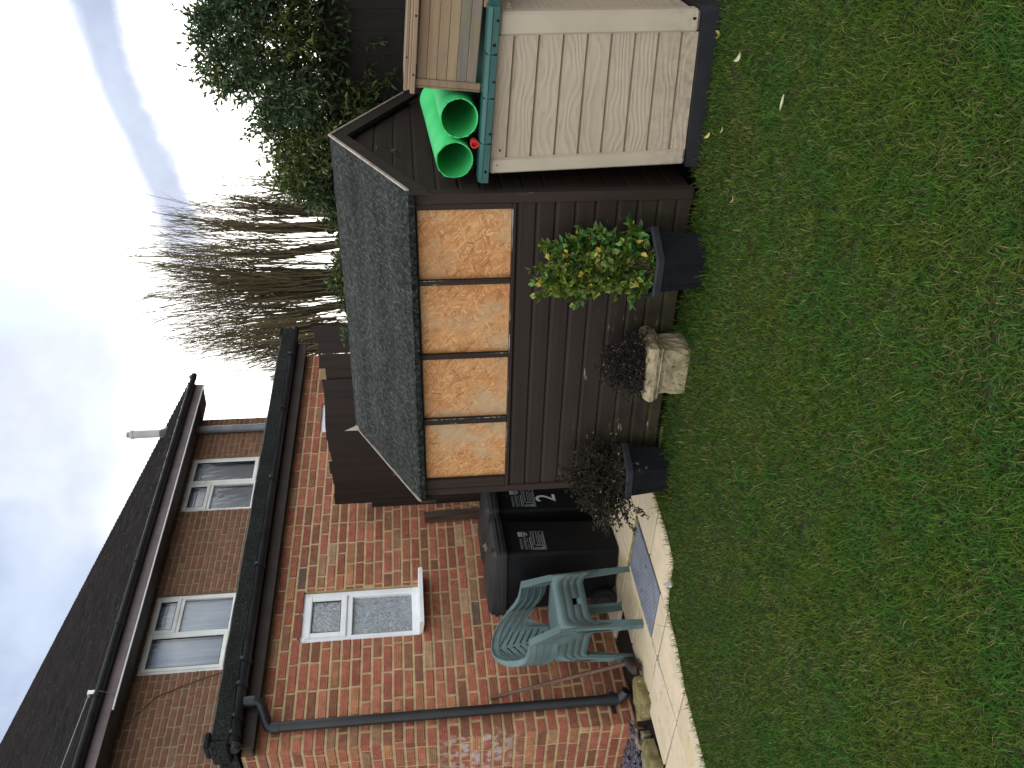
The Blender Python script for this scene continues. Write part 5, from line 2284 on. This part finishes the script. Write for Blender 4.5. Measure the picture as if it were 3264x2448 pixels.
rings = []
for z, o, j in ((-.03, .012, .003), (.0, .012, .005), (.02, .006, .006), (.05, .004, .006), (.08, .004, .006), (.11, .004, .006), (.135, .004, .005), (.148, .008, .003), (.154, .014, .002)):
    rings.append(sq_ring(-TW - o + .01, o - .01, -o + .01, TD + o - .01, z, j))
m.loft(rings)
m.build('body', M_STONE, tr)
m = MB()
rings = []
for z, o, j in ((.1545, .010, .001), (.160, .016, .002), (.167, .013, .001), (.174, .020, .002), (.186, .026, .003), (.205, .026, .004), (.222, .020, .005), (.232, .012, .005), (.233, -.022, .002), (.20, -.03, .002)):
    rings.append(sq_ring(-TW - o, o, -o, TD + o, z, j, .002))
m.loft(rings, True, False)
m.build('rim', M_STONE, tr)
m = MB()
m.quad((-TW + .02, .02, .215), (-.02, .02, .215), (-.02, TD - .02, .215), (-TW + .02, TD - .02, .215))
m.build('soil', M_SOIL, tr)


# ------------------------------------------------------------------ foliage helpers
def leaf_arrays(P, D, L, W, C0, C1, rs, fold=.25, droop=.0):
    """P base points, D unit directions, L/W sizes, C0 centre and C1 edge colours"""
    n = len(P)
    rnd = rs.normal(size=(n, 3))
    S = np.cross(D, rnd)
    S /= np.linalg.norm(S, axis=1, keepdims=True) + 1e-9
    Nn = np.cross(S, D)
    L, W = L[:, None], W[:, None]
    V = np.empty((n, 5, 3))
    V[:, 0] = P
    mid = P + D * L * .45
    V[:, 1] = mid - S * W * .5 + Nn * W * fold
    V[:, 2] = mid - Nn * W * .05
    V[:, 3] = mid + S * W * .5 + Nn * W * fold
    tip = P + D * L
    tip[:, 2] -= L[:, 0] * droop
    V[:, 4] = tip
    C = np.empty((n, 5, 3))
    C[:, 0] = C0
    C[:, 2] = C0
    C[:, 1] = C1
    C[:, 3] = C1
    C[:, 4] = C0 * .5 + C1 * .5
    i = np.arange(n)[:, None] * 5
    F = np.concatenate([i + np.array([[0, 2, 4, 1]]), i + np.array([[0, 3, 4, 2]])])
    return V.reshape(-1, 3), F, C.reshape(-1, 3)


def unit(v):
    return v / (np.linalg.norm(v, axis=-1, keepdims=True) + 1e-9)


def shrub(name, label, loc, stems, rs, leaf, dens, step, L, W, cols, stem_r, stem_mat, leaf_m, spread=.55, clus=1, group=None, parent_rz=0.0, start=.3, droop=.1):
    t = thing(name, label, 'shrub', loc, parent_rz, group)
    m = MB()
    P, D, C0, C1 = [], [], [], []
    for (base, tip, bow) in stems:
        base, tip = Vector(base), Vector(tip)
        pts = []
        K = 6
        for k in range(K + 1):
            u = k / K
            p = base.lerp(tip, u) + Vector(bow) * math.sin(u * math.pi)
            pts.append(p)
        m.tube(pts, [stem_r * (1 - .75 * k / K) for k in range(K + 1)], 4, False)
        ln = (tip - base).length
        nl = max(3, int(ln * (1 - start) / step))
        for k in range(nl):
            u = start + (1 - start) * (k + rs.rand()) / nl
            i = min(int(u * K), K - 1)
            f = u * K - i
            p = pts[i].lerp(pts[i + 1], f)
            ax = (pts[i + 1] - pts[i]).normalized()
            for _ in range(clus):
                d = unit(rs.normal(size=3))
                d = unit(d * spread + np.array(ax) * (.55 if u < .9 else 1.0) + np.array([0, 0, .12]))
                P.append(tuple(p))
                D.append(d)
    P, D = np.array(P), np.array(D)
    n = len(P)
    c0, c1 = cols(n, P, rs)
    V, F, C = leaf_arrays(P, D, rs.uniform(*L, n), rs.uniform(*W, n), c0, c1, rs, .22, droop)
    np_mesh('foliage', V, [F], C, leaf_m, t)
    m.build('stem', stem_mat, t)
    return t


# variegated shrub in the right hand pot
rs = np.random.RandomState(5)
stems = []
for i in range(112):
    a = rs.uniform(0, 6.28)
    # lobed outline: a tall left lobe, a lower right lobe, broad waist
    lobe = rs.rand()
    if lobe < .30:
        c = np.array([-.080 + rs.normal() * .032, rs.normal() * .04, rs.uniform(.58, .86)])
    elif lobe < .52:
        c = np.array([.075 + rs.normal() * .050, rs.normal() * .06, rs.uniform(.55, .80)])
    else:
        rr = .215 * math.sqrt(rs.rand())
        c = np.array([rr * math.cos(a) * 1.0, rr * math.sin(a) * .72 - .02, rs.uniform(.265, .66)])
    b = (rs.uniform(-.05, .05), rs.uniform(-.05, .05), .235)
    stems.append((b, tuple(c), (rs.uniform(-.03, .03), rs.uniform(-.03, .03), .0)))


def var_cols(n, P, rs):
    g = np.array([.020, .062, .012]) * rs.uniform(.5, 1.8, n)[:, None]
    e = np.array([.22, .26, .030]) * rs.uniform(.5, 1.4, n)[:, None]
    plain = rs.rand(n) < (.25 + .45 * (P[:, 0] > .05) * (P[:, 2] < .75))
    e[plain] = g[plain] * 1.25
    lime = plain & (rs.rand(n) < .35)
    g[lime] = np.array([.09, .22, .035])
    e[lime] = np.array([.10, .24, .04])
    yel = rs.rand(n) < .030
    g[yel] = np.array([.55, .40, .08])
    e[yel] = np.array([.60, .43, .10])
    return g, e


shrub('variegated_shrub', 'leafy green shrub with yellow edged leaves growing in a planter', (*POT1, 0), stems, rs, None, 1, .014, (.034, .058), (.021, .034), var_cols, .004, M_STEM, M_LEAF, 1.0, 2, start=.25)


def dark_cols(base, base2):
    def f(n, P, rs):
        k = rs.rand(n)[:, None]
        c = np.array(base) * (1 - k) + np.array(base2) * k
        c = c * rs.uniform(.5, 1.5, n)[:, None]
        dry = rs.rand(n) < .06
        c[dry] = np.array([.12, .10, .07]) * rs.uniform(.6, 1.3, dry.sum())[:, None]
        return c, c * 1.1
    return f


rs = np.random.RandomState(8)
stems = []
for i in range(240):
    a = rs.uniform(0, 6.28)
    rr = .27 * math.sqrt(rs.rand())
    z = .62 - .85 * (rr / .27) ** 2 * .22 - rs.rand() ** 1.5 * .22 + .05 * math.cos(a + 1)
    tip = (rr * math.cos(a) * 1.0 - .03, rr * math.sin(a) * .55 - .02, z)
    stems.append(((rs.uniform(-.06, .06), rs.uniform(-.06, .06), .24), tip, (rs.uniform(-.02, .02), rs.uniform(-.02, .02), .02)))
for tip in ((-.30, -.10, .30), (-.34, -.06, .22), (-.26, -.16, .16), (-.33, -.10, .40), (-.30, -.04, .44), (-.28, -.12, .35), (-.24, -.13, .22), (.02, -.2, .20), (-.36, -.02, .33)):
    for _ in range(3):
        stems.append(((rs.uniform(-.05, .0), -.03, .27), tuple(np.array(tip) + rs.normal(size=3) * .018), (0, 0, .05)))
shrub('dark_shrub', 'largest dull dark green shrub with trailing twigs spilling over its planter towards the paving', (*POT2, 0), stems, rs, None, 1, .013, (.016, .028), (.008, .014), dark_cols((.018, .020, .012), (.028, .020, .016)), .0022, M_STEM, M_DRYLEAF, 1.1, 2, start=.35)

rs = np.random.RandomState(9)
stems = []
for i in range(300):
    a = rs.uniform(0, 6.28)
    rr = .20 * math.sqrt(rs.rand())
    z = .490 - .20 * (rr / .20) ** 2 - rs.rand() * .12
    tip = (rr * math.cos(a) * 1.15 + .01, rr * math.sin(a) * .7, z)
    stems.append(((rs.uniform(-.10, .10), rs.uniform(-.05, .05), .215), tip, (rs.uniform(-.015, .015), rs.uniform(-.015, .015), .01)))
tp = SW(-.752 - TW / 2, -.262 + TD / 2, 0)
shrub('dark_shrub', 'low rounded purplish black shrub filling the stone planter', tuple(tp), stems, rs, None, 1, .012, (.014, .025), (.005, .010), dark_cols((.013, .010, .010), (.020, .014, .016)), .0018, M_STEM, M_DRYLEAF, 1.0, 2, parent_rz=SHED_RZ, start=.3)

# ------------------------------------------------------------------ evergreen bush over the fence
bush = thing('evergreen_bush', 'large dark evergreen bush with narrow leaves growing over the back fence behind the shed', 'bush', SW(0, 2.28, 0), SHED_RZ)
rs = np.random.RandomState(12)
PROF = [(-2.15, 1.70, 1.86), (-1.72, 1.66, 1.80), (-1.3, 1.66, 1.82), (-.95, 1.60, 1.94), (-.66, 1.54, 2.16), (-.38, 1.48, 2.36), (-.10, 1.42, 2.56), (.10, 1.44, 2.62), (.24, 1.66, 2.64), (.5, 1.70, 2.62), (.8, 1.70, 2.62), (1.5, 1.7, 2.70), (2.6, 1.6, 2.9), (3.4, 1.6, 3.0)]
px = np.array([p[0] for p in PROF])
pl, pt_ = np.array([p[1] for p in PROF]), np.array([p[2] for p in PROF])
P, D, Ls = [], [], []
sprays = 8600
m = MB()
for k in range(sprays):
    x = rs.uniform(-1.75, 2.6)
    lo, hi = np.interp(x, px, pl), np.interp(x, px, pt_)
    hi = hi + .10 * math.sin(x * 7.1) + .06 * math.sin(x * 17 + 1)
    v = rs.beta(1.3, 1.05)
    z = lo + (hi - lo) * v
    half = .18 + .55 * min(1, (hi - lo) / 1.3) * math.sin(min(1, max(.08, v)) * math.pi * .93 + .12)
    y = rs.uniform(-1, 1)
    y = math.copysign(abs(y) ** .6, y) * half
    # hollows where dark gaps show
    hol = math.sin(x * 5.3 + 1.3) * math.sin(z * 6.1 + .4) + .5 * math.sin(x * 11 + z * 9)
    if hol < -1.0 and v < .7 and rs.rand() < .6:
        continue
    base = np.array([x, y, z])
    outw = unit(np.array([.25 * rs.normal() + (.0), (-.6 if y < 0 else .5), .45 + .5 * (v > .8)]) + rs.normal(size=3) * .5)
    ln = rs.uniform(.09, .20)
    tip = base + outw * ln
    m.tube([tuple(base - outw * .05), tuple(base + outw * ln * .5), tuple(tip)], [.0035, .0025, .001], 3, False)
    nl = rs.randint(9, 15)
    for j in range(nl):
        u = (j + rs.rand()) / nl
        P.append(base + outw * ln * u)
        d = unit(rs.normal(size=3) * .75 + outw * (.45 + .7 * u))
        D.append(d)
P, D = np.array(P), np.array(D)
n = len(P)
print('bush leaves', n)
c0 = np.array([.036, .058, .019]) * rs.uniform(.45, 1.6, n)[:, None]
blue = vnoise(P[:, 0] + 5, P[:, 2] + 5, 21, 3.5)
c0 = np.where(blue[:, None] > .52, c0 * np.array([.85, 1.0, 1.15]), c0)
yg = (vnoise(P[:, 0] + 9, P[:, 2] + 3, 22, 3.0) > .62) & (rs.rand(n) < .45)
c0[yg] = np.array([.10, .125, .025]) * rs.uniform(.6, 1.3, yg.sum())[:, None]
V, F, C = leaf_arrays(P, D, rs.uniform(.034, .066, n), rs.uniform(.012, .021, n), c0, c0 * 1.15, rs, .2, .12)
np_mesh('foliage', V, [F], C, M_BUSHLEAF, bush)
m.build('twig', M_BARK, bush)
m = MB()
for k in range(16):
    x0 = -1.4 + 4.0 * k / 16 + rs.uniform(-.1, .1)
    p = Vector((x0, rs.uniform(.02, .25), 0))
    hi = float(np.interp(x0, px, pt_)) - .25
    pts = [p]
    for j in range(1, 8):
        pts.append(Vector((x0 + rs.uniform(-.12, .12) * j / 3, p.y + rs.uniform(-.1, .1), hi * j / 7)))
    m.tube(pts, [.022 - .0026 * j for j in range(8)], 6)
    for _ in range(10):
        j = rs.randint(3, 7)
        q = pts[j] + Vector((rs.uniform(-.4, .4), rs.uniform(-.4, .4), rs.uniform(.05, .35)))
        m.tube([pts[j], pts[j].lerp(q, .5) + Vector((0, 0, .03)), q], [.008, .006, .003], 4)
m.build('branch', M_BARK, bush)
# long thin shoots: one hangs across the shed gable, some stand above the crown
S_ = [((-.16, -.75, 1.72), (-.03, -1.35, 1.62), (.03, -1.78, 1.46)), ((.02, .0, 2.5), (.05, .0, 2.72), (.06, .0, 2.92)), ((-.34, .0, 2.25), (-.40, .0, 2.45), (-.44, 0, 2.56)), ((-.62, .0, 2.05), (-.72, .0, 2.24), (-.78, 0, 2.34)),
      ((-.9, 0, 1.85), (-1.0, -.05, 2.02), (-1.06, -.05, 2.12)), ((-1.72, -.35, 1.85), (-1.8, -.4, 1.95), (-1.86, -.45, 1.96))]
for pts in S_:
    m = MB()
    P, D = [], []
    m.tube(pts, [.004, .003, .0015], 5)
    for u in np.linspace(.3, 1, 9):
        p = np.array(Vector(pts[0]).lerp(Vector(pts[1]), u * 2) if u < .5 else Vector(pts[1]).lerp(Vector(pts[2]), u * 2 - 1))
        for _ in range(2):
            P.append(p)
            D.append(unit(rs.normal(size=3) * .7 + unit(np.array(pts[2]) - np.array(pts[0])) * .5))
    P, D = np.array(P), np.array(D)
    n = len(P)
    c0 = np.array([.05, .085, .03]) * rs.uniform(.6, 1.5, n)[:, None]
    V, F, C = leaf_arrays(P, D, rs.uniform(.035, .065, n), rs.uniform(.012, .018, n), c0, c0 * 1.1, rs)
    sh_ = m.build('shoot', M_STEM, bush)
    np_mesh('shoot_leaves', V, [F], C, M_LEAF, sh_)


# ------------------------------------------------------------------ bare pollarded trees beyond the fence
def bare_tree(label, loc, heads, seed, nshoot, hmax):
    rs = random.Random(seed)
    t = thing('bare_tree', label, 'tree', loc, 0, 'bare pollarded trees beyond the fence')
    m = MB()
    base = Vector((0, 0, -.05))
    fork = Vector((.05, 0, 1.5))
    m.tube([base, base.lerp(fork, .5) + Vector((.04, .03, 0)), fork], [.17, .15, .13], 9)
    for h, r in heads:
        h = Vector(h)
        mid = fork.lerp(h, .5) + Vector((h.x * .18, h.y * .15, .02))
        m.tube([fork - Vector((0, 0, .15)), mid, h], [.10, r * 1.1, r], 8)
        m.tube([h - Vector((0, 0, .05)), h + Vector((0, 0, .02))], [r * 1.25, r * 1.1], 8)
    m.build('trunk', M_BARK, t, smooth=True)
    m = MB()
    for i in range(nshoot):
        h, r = heads[rs.randrange(len(heads))]
        h = Vector(h)
        hh = h + (Vector((rs.uniform(-r, r), rs.uniform(-r, r), -.2 * rs.random())) if rs.random() < .35 else Vector((rs.gauss(0, .20), rs.gauss(0, .2), -1.25 * rs.random() ** 1.3)))
        wx = loc[0] + hh.x
        spread = rs.gauss(0, .13) + (wx - 1.75) * .17
        spread_y = rs.gauss(0, .16)
        xe = wx + spread * 2.0
        dome = float(np.interp(xe, [-.3, .1, .45, .75, 1.3, 1.7, 2.15, 2.6, 3.0, 3.35, 3.7], [3.5, 3.75, 4.5, 5.0, 5.25, 5.35, 5.5, 5.15, 4.5, 3.85, 3.4]))
        top = hh.z + max(.35, dome - hh.z) * (.50 + .52 * rs.random() ** .55)
        ln = max(.4, top - hh.z)
        tip = hh + Vector((spread * ln, spread_y * ln, ln))
        bow = Vector((-spread * .18, spread_y * .1, 0)) * ln
        pts = []
        K = 5
        for k in range(K + 1):
            u = k / K
            p = hh.lerp(tip, u) + bow * math.sin(u * math.pi) * .6
            if 0 < k < K:
                p += Vector((rs.uniform(-.006, .006), rs.uniform(-.006, .006), 0))
            pts.append(p)
        r0 = rs.uniform(.0050, .0085)
        if rs.random() < .13:
            r0 *= 2.4
        m.tube(pts, [r0 * (1 - .80 * k / K) for k in range(K + 1)], 3, False)
        for _ in range(rs.randint(4, 7)):
            k = rs.randint(1, K - 1)
            p = pts[k].lerp(pts[k + 1], rs.random())
            d = (pts[k + 1] - pts[k]).normalized()
            side = Vector((rs.gauss(0, 1), rs.gauss(0, 1), 0)).normalized()
            l = rs.uniform(.12, .42) * (1 - .4 * k / K) * ln / 2
            q = p + (d * .95 + side * rs.uniform(.15, .42)) * l
            m.tube([p, p.lerp(q, .5) + d * .03, q], [r0 * .45, r0 * .36, r0 * .2], 3, False)
    m.build('crown', M_TWIG, t)
    return t


bare_tree('tall bare pollarded tree rising beyond the bush, nearest the evergreen', (2.45, 13.1, 0), [((.30, 0, 3.42), .085), ((.02, .1, 3.50), .075), ((-.40, -.1, 3.30), .06), ((.62, .1, 3.0), .05)], 1, 360, 5.2)
bare_tree('tallest bare pollarded tree in the middle, seen above the shed ridge', (1.55, 13.5, 0), [((.28, 0, 3.46), .10), ((-.02, .1, 3.30), .07), ((-.30, 0, 3.05), .06), ((.10, -.1, 3.38), .06)], 2, 380, 5.75)
bare_tree('bare twiggy pollarded tree spreading behind the flat roof corner', (.78, 13.2, 0), [((.20, 0, 3.22), .08), ((-.12, .1, 3.28), .09), ((.0, -.1, 3.0), .06), ((-.42, 0, 2.85), .05)], 3, 360, 5.15)


# ------------------------------------------------------------------ fallen leaves on the grass
def fallen_leaf(label, x, y, z, ln, wd, col, rz, curl):
    m = MB()
    n = 7
    L_, C_, R_ = [], [], []
    for k in range(n + 1):
        u = k / n
        w = wd * math.sin(math.pi * min(.98, .06 + u * .94)) ** .8
        yy = (u - .5) * ln
        zz_ = curl * (u - .5) ** 2 * ln * 4
        L_.append((-w / 2, yy, zz_ + .25 * w))
        C_.append((0, yy, zz_))
        R_.append((w / 2, yy, zz_ + .18 * w))
    m.loft([L_, C_, R_], False, False, False)
    o = m.build('fallen_leaf', mottled('dead_leaf', col, tuple(c * .7 for c in col), 60, .8, .3, .002), smooth=True)
    md = o.modifiers.new('thickness', 'SOLIDIFY')
    md.thickness = .0008
    o.location = (x, y, z)
    o.rotation_euler = (.2, .15, rz)
    return tag(o, label, 'leaf', 'pale leaves fallen on the lawn')


fallen_leaf('pale cream leaf lying on the lawn nearest the black base of the storage box', 1.302, 3.421, .040, .052, .034, (.50, .52, .33), .4, .3)
fallen_leaf('pale green white leaf furthest out on the lawn', .990, 3.034, .040, .058, .034, (.52, .56, .30), 1.3, .08)
fallen_leaf('narrow yellow leaf on the lawn touching the storage box base', 1.10, 3.83, .040, .055, .022, (.55, .50, .16), .2, .2)
fallen_leaf('tiny yellow leaf on the lawn just out from the storage box', 1.075, 3.663, .038, .030, .016, (.52, .50, .20), .9, .2)
fallen_leaf('dull yellow curled leaf by the far end of the storage box', 1.484, 3.634, .040, .050, .026, (.30, .27, .06), 2.1, .4)
fallen_leaf('small buff leaf on the lawn between the storage box and planter', .749, 3.571, .038, .032, .015, (.42, .34, .22), 1.0, .3)
fallen_leaf('large papery grey brown dead leaf at the lawn edge by the paving', -1.150, 4.69, .045, .085, .050, (.42, .37, .32), .5, .5)
